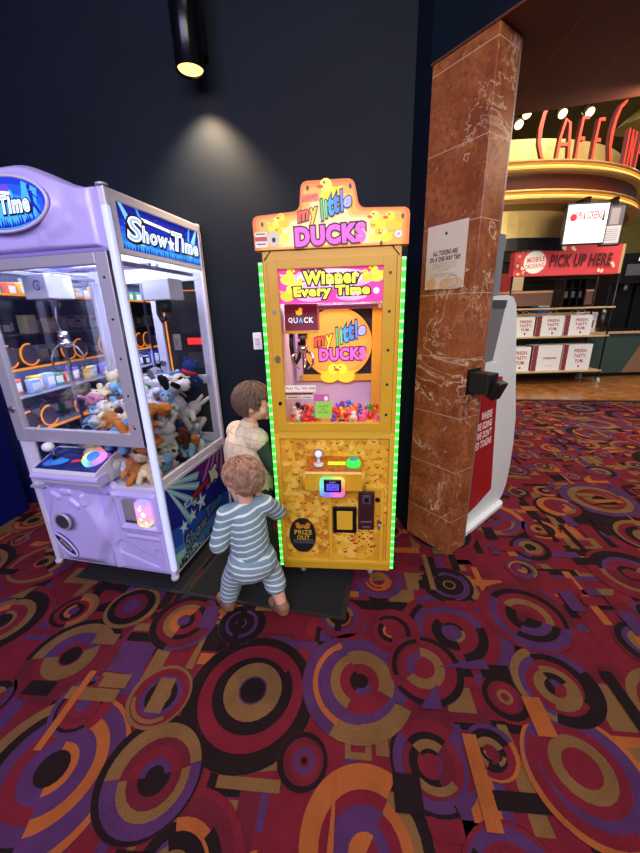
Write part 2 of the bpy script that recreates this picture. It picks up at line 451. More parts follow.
# ---- marble pillar
n = NT('red_marble', .3, .5)
X = n.sep()
base = n.mix(n.range(n.noise(7, 8, .6), .32, .68), '7c4126', 'a8683c')
base = n.mix(n.range(n.noise(38, 6, .3), .45, .75), base, '64331c')
vn = n.noise(1.9, 6, 1.0, rough=.62)
vein = n.range(n.math('ABSOLUTE', n.math('SUBTRACT', vn, .5)), 0.0, .011, 1, 0)
gate = n.range(n.noise(2.0, 2), .46, .56)
base = n.mix(n.math('MULTIPLY', n.math('MULTIPLY', vein, gate), .9), base, 'e0c4a6')
fk = n.range(n.noise(26, 5, .8), .66, .69)
base = n.mix(n.math('MULTIPLY', fk, .6), base, 'd0a888')
# tint changes from tile to tile
tile = n.math('FLOOR', n.math('DIVIDE', n.math('SUBTRACT', X[2], .247), .333))
tv = n.math('FRACT', n.math('MULTIPLY', n.math('SINE', n.math('MULTIPLY', tile, 12.9)), 43.7))
base = n.mix(n.math('MULTIPLY', tv, .3), base, 'a8623a')
joint = n.math('LESS_THAN', n.math('FRACT', n.math('DIVIDE', n.math('SUBTRACT', X[2], .244), .333)), .011)
n.t.links.new(n.mix(joint, base, 'c9a184'), n.b.inputs['Base Color'])
MARB = n.m
pil = thing('marble_pillar', 'square pillar clad in red-brown veined marble tiles right of the duck machine', 'pillar', (.79, 1.868, 0), math.atan2(PILF.y, PILF.x)+PI)
# local x runs from the near corner back along the left face; local -y is away from the left face normal
m_ = MB(); m_.box(0, .345, -.168, 0, 0, 2.625, MARB, .004); part(m_, 'shaft', pil)
m_ = MB(); m_.box(.0, .012, -.18, -.168, 0, 2.62, mat('satin_trim', 'b8aaa0', .35, .7)); part(m_, 'edge_trim', pil, 'satin metal edge trim')
# ================================================================== DUCK PRIZE MACHINE
GOLD = mat('yellow_enamel', 'd3a326', .38, var=.04, nscale=8, coat=.15)
GOLD2 = mat('yellow_enamel_light', 'e0b234', .38)
YEL = [mat('print_yellow_a', 'e8b432', .5), mat('print_yellow_b', 'd89c28', .5), mat('print_yellow_c', 'f0c650', .5), mat('print_amber', 'c08420', .5)]
BEAK = mat('print_beak', 'c4441a', .5); EYE = mat('print_black', '1a1410', .5)
BLACK = mat('black_plastic', '0d0d0f', .35); WHITE = mat('white_plastic', 'e8e8ee', .4)
CHROME = mat('chrome', 'd8d8dc', .15, 1)
STEEL = mat('brushed_steel', '9a9a9e', .35, .9)
CLEAR = glass('clear_glass', 'ffffff', .55)
CLEARD = glass('clear_glass_low', 'ffffff', .35)
def lit(name, col, s): return mat(name, col, .5, emit=s)
dm = thing('claw_machine', 'yellow duck prize machine with green light strips standing against the dark wall', 'arcade machine', (.0685, 1.6775, 0), R(-5.45))
HW = .305
m_ = MB()
m_.box(-HW, HW, .012, .56, .115, .925, GOLD, .006)                     # lower cabinet
m_.box(-HW, HW, 0, .56, .085, .135, GOLD, .006)                        # skirt
m_.box(-HW, HW, .0, .56, 1.722, 1.775, GOLD, .005)                     # cap
m_.box(-HW, HW, .545, .56, .9, 1.74, GOLD, .003)                       # back
for s in (-1, 1):
    m_.box(s*HW-(.02 if s > 0 else 0), s*HW+(.02 if s < 0 else 0), .45, .56, .9, 1.73, GOLD, .003)
    m_.box(s*HW-(.02 if s > 0 else 0), s*HW+(.02 if s < 0 else 0), .0, .07, .9, 1.73, GOLD, .003)
# border frame of the lower front
m_.box(-HW, -HW+.024, -.004, .02, .13, .915, GOLD2, .003); m_.box(HW-.024, HW, -.004, .02, .13, .915, GOLD2, .003)
m_.box(-HW+.02, HW-.02, -.004, .02, .89, .928, GOLD2, .003); m_.box(-HW+.02, HW-.02, -.004, .02, .128, .15, GOLD2, .003)
part(m_, 'cabinet', dm)
m_ = MB()
A = Art(m_, (0, .0113, 0), (1, 0, 0), (0, 0, 1))
A.rect(-.281, .15, .281, .89, YEL[1])
rng = random.Random(3)
rows = []
for j in range(17):
    for i in range(14):
        rows.append((-.272+i*.0425+(.02 if j % 2 else 0)+rng.uniform(-.01, .01), .885-j*.044+rng.uniform(-.008, .008)))
for (x, z) in rows:
    if abs(x) > .262 or z < .17 or z > .862: continue
    if z < .33 and x > -.02: continue
    A.d = .0006+rng.uniform(0, .0028)
    A.step = .00002
    A.duck(x, z, rng.uniform(.025, .032), rng.choice(YEL[:3]+[YEL[0], YEL[3]]), BEAK, EYE, rng.choice((-1, 1)), rng.choice(YEL[:3]))
part(m_, 'duck_print_panel', dm)
# lower right hatch with larger ducks
m_ = MB()
A = Art(m_, (0, .004, 0), (1, 0, 0), (0, 0, 1))
m_.box(-.036, -.018, -.006, .012, .15, .60, GOLD2, .002); m_.box(-.036, .262, -.006, .012, .603, .621, GOLD2, .002)
m_.box(.243, .262, -.006, .012, .15, .61, GOLD2, .002)
m_.box(-.02, .245, .003, .012, .15, .605, YEL[1])
for k in range(46):
    A.step = .00003; A.d = .0006+k*.00008
    A.duck(rng.uniform(.01, .215), .57-k*.0087, rng.uniform(.034, .05) if k > 25 else .027, rng.choice(YEL[:3]), BEAK, EYE, rng.choice((-1, 1)), rng.choice(YEL[:3]))
hatch = part(m_, 'service_hatch', dm)
m_ = MB()
m_.box(-.012, .117, -.012, .004, .34, .5, BLACK, .003); m_.box(.01, .095, -.0135, -.011, .362, .478, GOLD2, .001)
part(m_, 'blank_frame', hatch, 'black square frame')
m_ = MB()
m_.box(.126, .211, -.016, .004, .366, .593, mat('maroon_metal', '3a1a1c', .4), .003)
m_.box(.145, .192, -.02, -.014, .525, .58, mat('dark_grey_metal', '45464c', .4), .003); m_.box(.158, .18, -.022, -.018, .538, .566, BLACK, .001)
m_.box(.138, .199, -.018, -.014, .41, .42, STEEL, .001); m_.box(.146, .192, -.018, -.014, .378, .388, STEEL, .001)
part(m_, 'coin_slot_panel', hatch, 'dark maroon coin slot plate')
m_ = MB(); m_.cyl((.228, .004, .545), (.228, -.008, .545), .012, BLACK); part(m_, 'keyhole', hatch)
m_ = MB(); m_.cyl((.24, 0, .41), (.24, -.012, .41), .012, STEEL); m_.tube([(.24, -.01, .408), (.24, -.016, .38), (.236, -.014, .368)], .004, STEEL)
part(m_, 'lock', hatch)
# prize door
m_ = MB()
oval = [(-.185+.076*math.cos(a)*(1 if abs(math.cos(a)) < .8 else .97), .31+.108*math.sin(a)) for a in [2*PI*i/40 for i in range(40)]]
m_.prism(oval, -.007, .01, BLACK)
ov2 = [(-.185+(x+.185)*.92, .31+(z-.31)*.94) for x, z in oval]
m_.prism(ov2, -.009, .0, mat('smoked_flap', '2b2a30', .18, .3))
A = Art(m_, (0, -.009, 0), (1, 0, 0), (0, 0, 1))
GL = mat('print_gold', 'c8a92a', .5); SIL = mat('flap_sheen', '5a5a62', .3, .4)
A.rect(-.238, .262, -.122, .292, SIL)
A.duck(-.2, .372, .02, YEL[3], BEAK, EYE, -1); A.duck(-.16, .372, .02, YEL[3], BEAK, EYE, 1)
for txt, z, ww in (('PRIZE', .337, .096), ('OUT', .302, .07)):
    A.text(txt, -.18, z, ww, .027, BLACK, 0, .08); A.text(txt, -.18, z, ww, .027, GL, 0, .03)
part(m_, 'prize_flap', dm)
# window door
m_ = MB()
x0, x1, z0, z1 = -.285, .284, .93, 1.727; a0, a1, b0, b1 = -.237, .228, .978, 1.69
for bx in ((x0, a0, z0, z1), (a1, x1, z0, z1), (a0-.001, a1+.001, z0, b0), (a0-.001, a1+.001, b1, z1)):
    m_.box(bx[0], bx[1], -.012, .012, bx[2], bx[3], GOLD, .002)
for z in (1.66, 1.5, 1.33, 1.17, 1.02): m_.cyl((.258, -.012, z), (.258, -.016, z), .006, BLACK, n=10)
m_.cyl((-.262, -.012, 1.08), (-.262, -.017, 1.08), .009, BLACK, n=12); m_.cyl((-.262, -.012, 1.512), (-.262, -.017, 1.512), .009, STEEL, n=12)
for s, xx in ((1, -.295), (-1, .294)): m_.tube([(xx, -.004, 1.73), (xx+s*.03, -.003, 1.766)], .002, BLACK)
door = part(m_, 'window_door', dm)
m_ = MB(); m_.cyl((-.26, -.012, 1.3), (-.26, -.022, 1.3), .013, STEEL); m_.box(-.264, -.256, -.03, -.02, 1.285, 1.315, STEEL, .001); part(m_, 'door_lock', door, 'steel key lock')
m_ = MB(); m_.box(a0, a1, -.002, .002, b0, b1, CLEARD); part(m_, 'window_glass', door)
# LED strips
n = NT('green_led', .4)
X = n.sep(); fz = n.math('FRACT', n.math('MULTIPLY', X[2], 23))
br = n.range(n.math('ABSOLUTE', n.math('SUBTRACT', fz, .5)), .04, .24, 1.0, .0)
n.t.links.new(n.mix(br, '2fe62f', 'b8ffb0'), n.b.inputs['Emission Color'])
n.t.links.new(n.range(br, 0, 1, 1.0, 1.5), n.b.inputs['Emission Strength']); n.b.inputs['Base Color'].default_value = hx('30c040')
for s in (-1, 1):
    m_ = MB(); m_.box(s*(HW+.002), s*(HW+.02), .0, .022, .1, 1.722, n.m, .003); m_.box(s*HW, s*(HW+.002), .0, .03, .1, 1.722, GOLD); part(m_, 'light_strip', dm, 'green LED light strip')
# marquee
def shape_marquee(g=0):
    L = [(-.33, 1.768)]
    pts = [(-.333, 1.9, .03), (-.128, 1.912, -.03), (-.118, 2.018, .028), (.1, 2.018, .028), (.122, 1.912, -.03), (.33, 1.905, .03)]
    for (x, z, r) in pts: L.append((x, z))
    L.append((.33, 1.768))
    out = []
    for i, p in enumerate(L):
        a, b = Vector(L[i-1]), Vector(L[(i+1) % len(L)]); p = Vector(p)
        if 1 <= i <= 6:
            d1 = (a-p).normalized()*.028; d2 = (b-p).normalized()*.028
            for t in (0, .25, .5, .75, 1): q = (1-t)**2*(p+d1)+2*t*(1-t)*p+t*t*(p+d2); out.append((q.x, q.y))
        else: out.append((p.x, p.y))
    if g:
        c = Vector((0, 1.86)); out = [(x*(1-g*1.2), 1.772+(z-1.772)*(1-g*1.6)+.002) for x, z in out]
    return out
ES = .5
mq = [lit('marquee_'+a, b, ES) for a, b in (('deep_orange', 'c86a28'), ('orange', 'd98536'), ('amber', 'e6a04a'), ('peach', 'ecb468'), ('cream', 'f0cc94'))]
m_ = MB()
m_.prism(shape_marquee(), -.012, .045, mq[0], side=GOLD2)
A = Art(m_, (0, -.012, 0), (1, 0, 0), (0, 0, 1))
for k in range(1, 5):
    A.poly(shape_marquee(.035*k) if k < 3 else [(x*(1-.09*k)-.0, 1.79+(z-1.79)*(.94-.06*k)+.004) for x, z in shape_marquee()], mq[k])
my = [lit('marquee_yellow_a', 'f2c832', ES), lit('marquee_yellow_b', 'e9b524', ES), lit('marquee_yellow_c', 'f6d95a', ES)]
mb_ = lit('marquee_beak', 'd8481a', ES)
for (x, z, k, f, i) in ((.005, 1.962, .044, -1, 0), (-.235, 1.853, .032, 1, 0), (-.195, 1.87, .026, -1, 1), (-.21, 1.81, .032, -1, 2), (.2, 1.85, .034, -1, 0), (.265, 1.845, .034, -1, 1), (.19, 1.797, .026, 1, 2), (.235, 1.795, .026, -1, 0)):
    A.duck(x, z, k, my[i], mb_, EYE, f, my[(i+2) % 3])
for x, z in ((-.29, 1.868), (-.09, 1.992), (.085, 1.99), (.3, 1.872), (.215, 1.775)): A.ell(x, z, .006, .009, mat('print_olive', '5a4a20', .5))
def rainbow(A, cx, cz, k, es, tagp):
    """leaning two-word script, every letter its own colour over a dark outline"""
    INK = lit(tagp+'_ink', '1c1a30', .05)
    L = [('m', -.098, -.012, .05, .036, 'e8563a'), ('y', -.05, -.024, .038, .06, 'e9c030'), ('l', -.012, -.006, .016, .074, '4ab86a'), ('i', .008, -.006, .015, .062, '58c48a'),
         ('t', .030, -.002, .024, .062, '3f9ad8'), ('t', .055, .004, .024, .062, '3f7fe0'), ('l', .078, .012, .016, .074, '5f86e6'), ('e', .104, .002, .032, .036, '9aa2f0')]
    for off, pas in ((.095, 0), (.04, 1)):
        for q, (ch, dx, dz, w_, h_, c_) in enumerate(L):
            A.text(ch, cx+dx*k, cz+(dz+dx*.16)*k, w_*k, h_*k, lit('%s_%d' % (tagp, q), c_, es) if pas else INK, .3, off, .2)
def ducks_word(A, cx, cz, w_, h_, es, tagp, rot=.02):
    A.text('DUCKS', cx, cz, w_, h_, lit(tagp+'_ink', '1c1a30', .05), 0, .13, rot)
    A.text('DUCKS', cx, cz, w_, h_, lit(tagp+'_pink', 'e85ac0', es), 0, .055, rot)
A.rect(-.325, 1.778, -.27, 1.838, lit('sticker_white', 'c8c4bc', .4)); A.rect(-.325, 1.803, -.272, 1.82, lit('sticker_red', 'a8452c', .4))
A.ell(-.243, 1.808, .026, .03, lit('sticker_grey', 'b9b3a8', .4)); A.ell(-.243, 1.806, .008, .01, EYE)
for z in (1.829, 1.79): A.rect(-.318, z, -.28, z+.004, EYE)
rainbow(A, -.022, 1.916, .92, ES, 'mq')
A.text('DUCKS', 0, 1.816, .29, .064, lit('mq_ink', '1c1a30', .05), 0, .13, .03)
A.text('DUCKS', 0, 1.816, .29, .064, lit('mq_pink', 'e85ac0', ES*1.1), 0, .06, .03)
A.rect(-.118, 1.945, -.045, 1.968, lit('mq_tag', 'd86a58', ES)); A.text('COOLEST', -.082, 1.957, .062, .012, lit('mq_tagtext', '8c2a24', ES), 0, .02, .22)
A.text('TM', .178, 1.842, .02, .012, EYE)
A.ell(.285, 1.806, .014, .014, lit('mq_badge', 'e6cfe8', ES)); A.text('e', .285, 1.806, .012, .012, EYE)
part(m_, 'marquee', dm, 'orange cut-out sign with cartoon ducks and rainbow lettering')
# banner behind the glass top
m_ = MB()
m_.box(-.24, .23, .006, .012, 1.545, 1.69, lit('banner_magenta', 'd8329a', .62))
A = Art(m_, (0, .006, 0), (1, 0, 0), (0, 0, 1))
pk = lit('banner_pink', 'e6a0d8',  .68); pk2 = lit('banner_lilac', 'e9c4ea',  .68)
A.ell(-.005, 1.645, .2, .043, pk); A.ell(-.005, 1.65, .15, .037, pk2); A.ell(-.09, 1.572, .07, .02, pk); A.ell(.09, 1.572, .07, .02, pk)
by = [lit('banner_yellow_a', 'f2d23a',  .68), lit('banner_yellow_b', 'e8b82a',  .68)]
for (x, z, k, f, i) in ((-.195, 1.648, .034, 1, 0), (-.2, 1.578, .034, 1, 1), (-.15, 1.62, .024, 1, 0), (.2, 1.65, .034, -1, 0), (.16, 1.645, .024, -1, 1)):
    A.duck(x, z, k, by[i], mb_, EYE, f, by[0])
for t, z, ww, x in (('Winner', 1.652, .24, 0), ('Every Time', 1.59, .335, .0)):
    A.text(t, x, z, ww, .05, EYE, 0, .15, .01); A.text(t, x, z, ww, .05, lit('banner_text', 'f4ee3a', .8), 0, .05, .01)
A.ell(.2, 1.59, .014, .014, pk2)
part(m_, 'winner_banner', dm, 'pink backlit banner reading Winner Every Time')
# inside
LIL = mat('lilac_lining', 'd6bfe6', .5); 
m_ = MB()
m_.box(-.27, .27, .03, .535, .875, .9, LIL); m_.box(-.285, -.272, .07, .535, .9, 1.72, mat('white_lining', 'dcd8e2', .5)); m_.box(.272, .285, .07, .535, .9, 1.72, GOLD2)
m_.box(-.272, .272, .515, .53, .9, 1.72, LIL)
part(m_, 'prize_chamber', dm)
m_ = MB()
m_.box(-.24, .27, .47, .5, 1.1, 1.14, GOLD2, .004); m_.box(.21, .27, .46, .5, .9, 1.62, GOLD2, .004); m_.box(-.25, -.21, .47, .5, 1.1, 1.6, LIL, .004)
m_.box(-.21, .21, .49, .5, 1.14, 1.52, mat('dark_window', '34343f', .15))
m_.box(-.24, .27, .44, .5, 1.52, 1.6, mat('diamond_plate', 'b9bcc4', .3, .8, bump=.6, nscale=90), .003)
part(m_, 'back_panel', dm)
m_ = MB()
m_.cyl((.005, .47, 1.325), (.005, .455, 1.325), .205, lit('disc_orange', 'e08f34', .55), n=48)
A = Art(m_, (0, .455, 0), (1, 0, 0), (0, 0, 1))
A.ell(.005, 1.325, .175, .175, lit('disc_amber', 'e89a3c', .55), 0, 40)
for x, f in ((-.045, 1), (.055, -1)): A.duck(x, 1.13, .055, by[1], mb_, EYE, f, by[0])
rainbow(A, .02, 1.375, 1.25, .6, 'disc')
ducks_word(A, .035, 1.265, .27, .065, .6, 'disc')
A.rect(-.2, 1.42, -.1, 1.445, lit('disc_tag', 'e86a9a', .6))
part(m_, 'back_disc', dm, 'round orange sign with ducks and rainbow lettering')
# claw gear
m_ = MB()
m_.box(-.225, .225, .2, .22, 1.52, 1.54, STEEL, .002)
m_.box(-.245, -.08, .14, .27, 1.415, 1.548, mat('maroon_box', '7a2244', .45), .004)
m_.box(-.248, -.077, .13, .142, 1.405, 1.42, GOLD2, .002)
A = Art(m_, (0, .14, 0), (1, 0, 0), (0, 0, 1))
for i, ch in enumerate('QUACK'):
    A.text(ch, -.215+i*.026, 1.47, .024, .032, EYE, 0, .06); A.text(ch, -.215+i*.026, 1.47, .02, .026, lit('quack%d' % i, ('e8e4e0', 'b8d8e8', '7ab0e0', 'e8e4e0', 'e8e4e0')[i], .5), 0, .03)
A.duck(-.17, 1.505, .017, by[1], mb_, EYE, 1)
gan = part(m_, 'claw_gantry', dm, 'maroon claw carriage lettered QUACK')
m_ = MB()
m_.cyl((-.165, .2, 1.42), (-.165, .2, 1.34), .016, BLACK); m_.cyl((-.165, .2, 1.4), (-.165, .2, 1.375), .026, STEEL); m_.cyl((-.165, .2, 1.345), (-.165, .2, 1.3), .03, CHROME, .022)
for k in range(3):
    a = PI/2+2*PI*k/3; c_, s_ = math.cos(a), math.sin(a)
    m_.tube([(-.165+c_*.02, .2+s_*.02, 1.315), (-.165+c_*.065, .2+s_*.065, 1.29), (-.165+c_*.06, .2+s_*.06, 1.245), (-.165+c_*.025, .2+s_*.025, 1.22)], [.008, .008, .007, .004], CHROME)
part(m_, 'claw', gan, 'chrome three-pronged claw')
m_ = MB()
m_.tube([(-.225, .2, 1.43), (-.228, .2, 1.34), (-.222, .2, 1.27), (-.205, .2, 1.25), (-.188, .2, 1.28), (-.182, .2, 1.36)], .011, BLACK, 10)
part(m_, 'cable', gan)
# notices on the glass
m_ = MB()
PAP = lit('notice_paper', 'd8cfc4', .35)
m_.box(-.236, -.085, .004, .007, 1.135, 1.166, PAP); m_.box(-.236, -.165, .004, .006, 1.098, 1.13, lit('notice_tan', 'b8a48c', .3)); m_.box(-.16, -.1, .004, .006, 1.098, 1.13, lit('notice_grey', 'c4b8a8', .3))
A = Art(m_, (0, .004, 0), (1, 0, 0), (0, 0, 1))
A.text('PLAY TILL YOU WIN', -.16, 1.151, .14, .013, mat('notice_maroon', '7a2030', .5), 0, .02)
A.rect(-.236, 1.12, -.1, 1.13, mat('notice_maroon', '7a2030', .5)); A.rect(-.225, 1.105, -.175, 1.108, EYE); A.rect(-.15, 1.105, -.11, 1.108, EYE)
part(m_, 'play_notice', dm, 'pale strip notice reading PLAY TILL YOU WIN')
m_ = MB()
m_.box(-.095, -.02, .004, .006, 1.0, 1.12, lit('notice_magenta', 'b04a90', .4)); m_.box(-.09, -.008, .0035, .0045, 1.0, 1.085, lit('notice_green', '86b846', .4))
A = Art(m_, (0, .0035, 0), (1, 0, 0), (0, 0, 1))
for t, z in (('SQUEEZE', 1.06), ('FOR', 1.045), ('ALL AGES', 1.03)): A.text(t, -.05, z, .05 if len(t) > 3 else .02, .009, EYE)
A.ell(-.035, 1.1, .01, .012, PAP)
part(m_, 'green_notice', dm, 'green card notice with a magenta header')
# control box
m_ = MB()
TOP = mat('control_top_print', 'b86a24', .4, var=.35, nscale=60)
prof = [(-.105, .65), (-.105, .742), (-.1, .752), (0.01, .79), (.01, .65)]
m_.prism([(y, z) for y, z in prof], -.143, .143, GOLD, 'x')
m_.add([(-.14, -.0995, .7535), (.14, -.0995, .7535), (.14, .009, .791), (-.14, .009, .791)], [(0, 1, 2, 3)], TOP)
for s in (-1, 1): m_.cyl((s*.143, -.088, .65), (s*.143, -.088, .75), .017, GOLD, n=16)
ctl = part(m_, 'control_box', dm)
m_ = MB(); m_.cyl((-.075, -.06, .768), (-.075, -.06, .778), .024, WHITE); m_.cyl((-.075, -.06, .775), (-.075, -.062, .82), .008, WHITE); m_.ball((-.075, -.063, .832), .026, glass('joystick_clear', 'f4f2ff', .8))
m_.ball((-.075, -.063, .832), .017, lit('joystick_core', 'e8e4ff', .6)); part(m_, 'joystick', ctl, 'clear ball-top joystick')
m_ = MB(); m_.lathe([(.036, .765), (.036, .785), (.03, .797), (.001, .8)], lit('button_green', '38d84a', .8), M=Matrix.Translation((.1, -.05, 0))); m_.ball((.1, -.05, .8), (.021, .021, .012), lit('button_teal', '1f8f8a', .5)); part(m_, 'push_button', ctl, 'glowing green button with teal centre')
m_ = MB(); m_.box(-.03, .06, -.1, -.06, .772, .775, lit('label_lime', 'c8dc2c', .55), M=Matrix.Translation((0, .03, .003)) @ Matrix.Rotation(0, 4, 'X')); part(m_, 'instruction_label', ctl, 'lime yellow label')
n = NT('rainbow_led', .3); X = n.sep('Object')
hsv = n.t.nodes.new('ShaderNodeCombineColor'); hsv.mode = 'HSV'
ang = n.math('ARCTAN2', n.math('SUBTRACT', X[2], .68), n.math('ADD', X[0], .005))
n.t.links.new(n.math('FRACT', n.math('ADD', n.math('DIVIDE', ang, 2*PI), 1.02)), hsv.inputs[0]); hsv.inputs[1].default_value = .78; hsv.inputs[2].default_value = 1
n.t.links.new(hsv.outputs[0], n.b.inputs['Emission Color']); n.b.inputs['Emission Strength'].default_value = .75; n.b.inputs['Base Color'].default_value = hx('303030')
m_ = MB(); m_.prism(rrect(-.068, .626, .058, .728, .025), -.128, -.1, n.m)
m_.box(-.046, .04, -.132, -.127, .656, .724, BLACK, .004)
A = Art(m_, (0, -.132, 0), (1, 0, 0), (0, 0, 1))
PX = lit('screen_purple', '5a48e0', .9); A.rect(-.033, .666, .028, .702, PX); 
A.text('PLAY', -.002, .711, .03, .008, WHITE); A.text('TAP TO', -.002, .692, .05, .012, lit('screen_dark', '1a1460', .2), 0, .03); A.text('START', -.002, .676, .05, .012, lit('screen_dark', '1a1460', .2), 0, .03)
part(m_, 'card_reader', dm, 'card reader with rainbow glowing rim')
for cxx, cyy in ((-.2, .07), (.2, .07), (-.2, .48), (.2, .48)):
    m_ = MB(); GREYP = mat('caster_grey', '9c9ca2', .5)
    m_.cyl((cxx-.011, cyy, .037), (cxx+.011, cyy, .037), .025, GREYP, n=20); m_.box(cxx-.018, cxx+.018, cyy-.012, cyy+.025, .055, .088, GREYP, .004)
    m_.box(cxx-.018, cxx-.013, cyy-.01, cyy+.012, .03, .06, GREYP); m_.box(cxx+.013, cxx+.018, cyy-.01, cyy+.012, .03, .06, GREYP); part(m_, 'caster', dm)
def lamp(name, typ, loc, energy, color='ffffff', rot=None, size=.3, size_y=None, parent=None, spot=60, blend=.5):
    l = bpy.data.lights.new(name, typ); l.energy = energy; l.color = hx(color)[:3]
    o = bpy.data.objects.new(name, l); COL.objects.link(o); o.location = loc
    if rot: o.rotation_euler = rot
    if typ == 'AREA':
        l.shape = 'RECTANGLE'; l.size = size; l.size_y = size_y or size
    elif typ == 'SPOT': l.spot_size = R(spot); l.spot_blend = blend; l.shadow_soft_size = size
    else: l.shadow_soft_size = size
    if parent: o.parent = parent
    return o
lamp('chamber_lamp', 'AREA', (0, .3, 1.71), 3.2, 'f2d8f4', (0, 0, 0), .4, .2, dm)

# small vinyl ducks inside
DUCKC = [('yellow', 'f0c828'), ('orange', 'ee8a26'), ('red', 'd23436'), ('pink', 'e86aa0'), ('purple', '7a4ab8'), ('blue', '3a6ad0'), ('green', '4ab84a'), ('white', 'e6e2e0'), ('black', '2a2830')]
def make_duck(cname, col):
    t = thing('toy_duck', 'x', 'toy duck'); m = mat('vinyl_'+cname, col, .35)
    b = MB(); b.ball((0, 0, .02), (.026, .021, .02), m, 14, 9); b.ball((.013, 0, .045), (.016, .0155, .0155), m, 14, 9)
    b.tube([(-.018, 0, .024), (-.028, 0, .034), (-.034, 0, .042)], [.013, .008, .002], m, 8); part(b, 'body', t)
    b = MB(); b.ball((.029, 0, .043), (.009, .0075, .0035), mat('vinyl_beak', 'e8661e', .4), 8, 6); part(b, 'beak', t)
    for s in (-1, 1):
        b = MB(); b.ball((.022, s*.009, .05), .0028, EYE, 6, 4); part(b, 'eye', t)
    return t
protos = {}
rng = random.Random(21)
spots = []
for i in range(900):
    if len(spots) >= 46: break
    left = rng.random() < .36
    x = rng.uniform(-.23, -.1) if left else rng.uniform(-.02, .24); y = rng.uniform(.1, .44)
    if all((x-a)**2+(y-b)**2 > .043**2 for a, b, *_ in spots): spots.append((x, y, .9))
base = list(spots)
for i in range(400):
    if len(spots) >= 68: break
    a, b = rng.sample(base, 2)
    if (a[0]-b[0])**2+(a[1]-b[1])**2 > .075**2: continue
    x, y = (a[0]+b[0])/2, (a[1]+b[1])/2
    if all((x-p[0])**2+(y-p[1])**2 > .043**2 for p in spots[len(base):]): spots.append((x, y, .934))
ord_ = ['first', 'second', 'third', 'fourth', 'fifth', 'sixth', 'seventh', 'eighth', 'ninth', 'tenth', 'eleventh', 'twelfth', 'thirteenth', 'fourteenth', 'fifteenth', 'sixteenth', 'seventeenth', 'eighteenth', 'nineteenth', 'twentieth']
byc = {}
for s in spots:
    c = rng.choices(range(9), [5, 3, 4, 4, 3, 2, 2, 2, 1])[0]
    byc.setdefault(c, []).append(s)
for tens, w_ in (('twenty', 'twentieth'), ('thirty', 'thirtieth'), ('forty', 'fortieth')):
    if w_ != 'twentieth': ord_.append(w_)
    ord_ += [tens+'-'+q for q in ord_[:9]]
MD = Matrix.Translation((.0685, 1.6775, 0)) @ Matrix.Rotation(R(-5.45), 4, 'Z')
for c, L in byc.items():
    L.sort(key=lambda s: s[0])
    for k, (x, y, z) in enumerate(L):
        if k == 0: o = protos[c] = make_duck(*DUCKC[c])
        else: o = copy_tree(protos[c])
        o.location = MD @ Vector((x, y, z)); o.rotation_euler = (0, 0, rng.uniform(0, 6.28))
        o['label'] = ('%s %s toy duck from the left on the yellow machine\'s lilac prize floor' % (ord_[k], DUCKC[c][0])) if len(L) > 1 else 'only %s toy duck on the yellow machine\'s lilac prize floor' % DUCKC[c][0]
        o['group'] = 'toy ducks in the yellow machine'
# ================================================================== WHITE CLAW MACHINE
cm = thing('claw_machine', 'violet-lit white plush claw machine with lit corner posts beside the left wall', 'arcade machine', (-1.285, 1.782, 0), R(-13))
LAV = mat('violet_lit_plastic', 'c2b9fa', .36, var=.03, nscale=6, coat=.2)  # white plastic, with the violet light on it put into the base colour
LAVD = mat('lavender_shadow_line', '8f86c8', .4)
ALU = mat('aluminium', 'bdbccb', .4, .35)
ALUW = mat('white_aluminium', 'd6d6ec', .4, .05)
DKW = mat('machine_dark', '191a22', .5)
UL, UR, DEP = -.435, .43, .75
m_ = MB()
m_.box(UL+.02, UR-.02, .03, DEP, .06, .6, DKW)                    # base carcass
m_.box(UL, UR, .0, DEP, .6, .625, ALUW, .003)                     # deck rim
part(m_, 'cabinet_base', cm)
m_ = MB()
m_.box(UL, UR, .02, DEP, 1.985, 2.03, ALUW, .006); m_.box(UL, UR, .02, .06, 1.78, 1.99, ALUW, .004)
m_.box(UL, UR, DEP-.03, DEP, 1.78, 1.99, ALUW, .004)
m_.box(UL+.02, UR-.02, .03, DEP-.02, 1.955, 1.985, mat('white_board', 'dadbe6', .5))
part(m_, 'roof', cm)
# corner posts
POSTL = lit('post_light', 'b9c4ff', .62)
for k, (u, d) in enumerate(((UR, 0), (UL, 0), (UR, DEP), (UL, DEP))):
    m_ = MB(); s = 1 if u > 0 else -1; f = 1 if d == 0 else -1
    m_.box(u-s*.035, u+s*.0, d, d+f*.035, .05, 2.035, ALUW, .006)
    if d == 0:
        m_.box(u-s*.027, u+s*.004, d-.005, d+.022, .09 if s > 0 else .9, 1.96, POSTL, .008)
        m_.lathe([(.022, .03), (.024, .05), (.02, .055)], mat('post_foot', 'c8c8d8', .4), M=Matrix.Translation((u-s*.015, d+.01, 0)))
        m_.lathe([(.024, 2.03), (.024, 2.038), (.016, 2.042)], ALU, M=Matrix.Translation((u-s*.015, d+.012, 0)))
    part(m_, 'corner_post', cm)
for u in (UL+.08, UR-.08):
    for d in (.1, DEP-.08):
        m_ = MB(); m_.cyl((u, d, .0), (u, d, .02), .03, BLACK); m_.cyl((u, d, .02), (u, d, .065), .012, STEEL); part(m_, 'foot', cm)
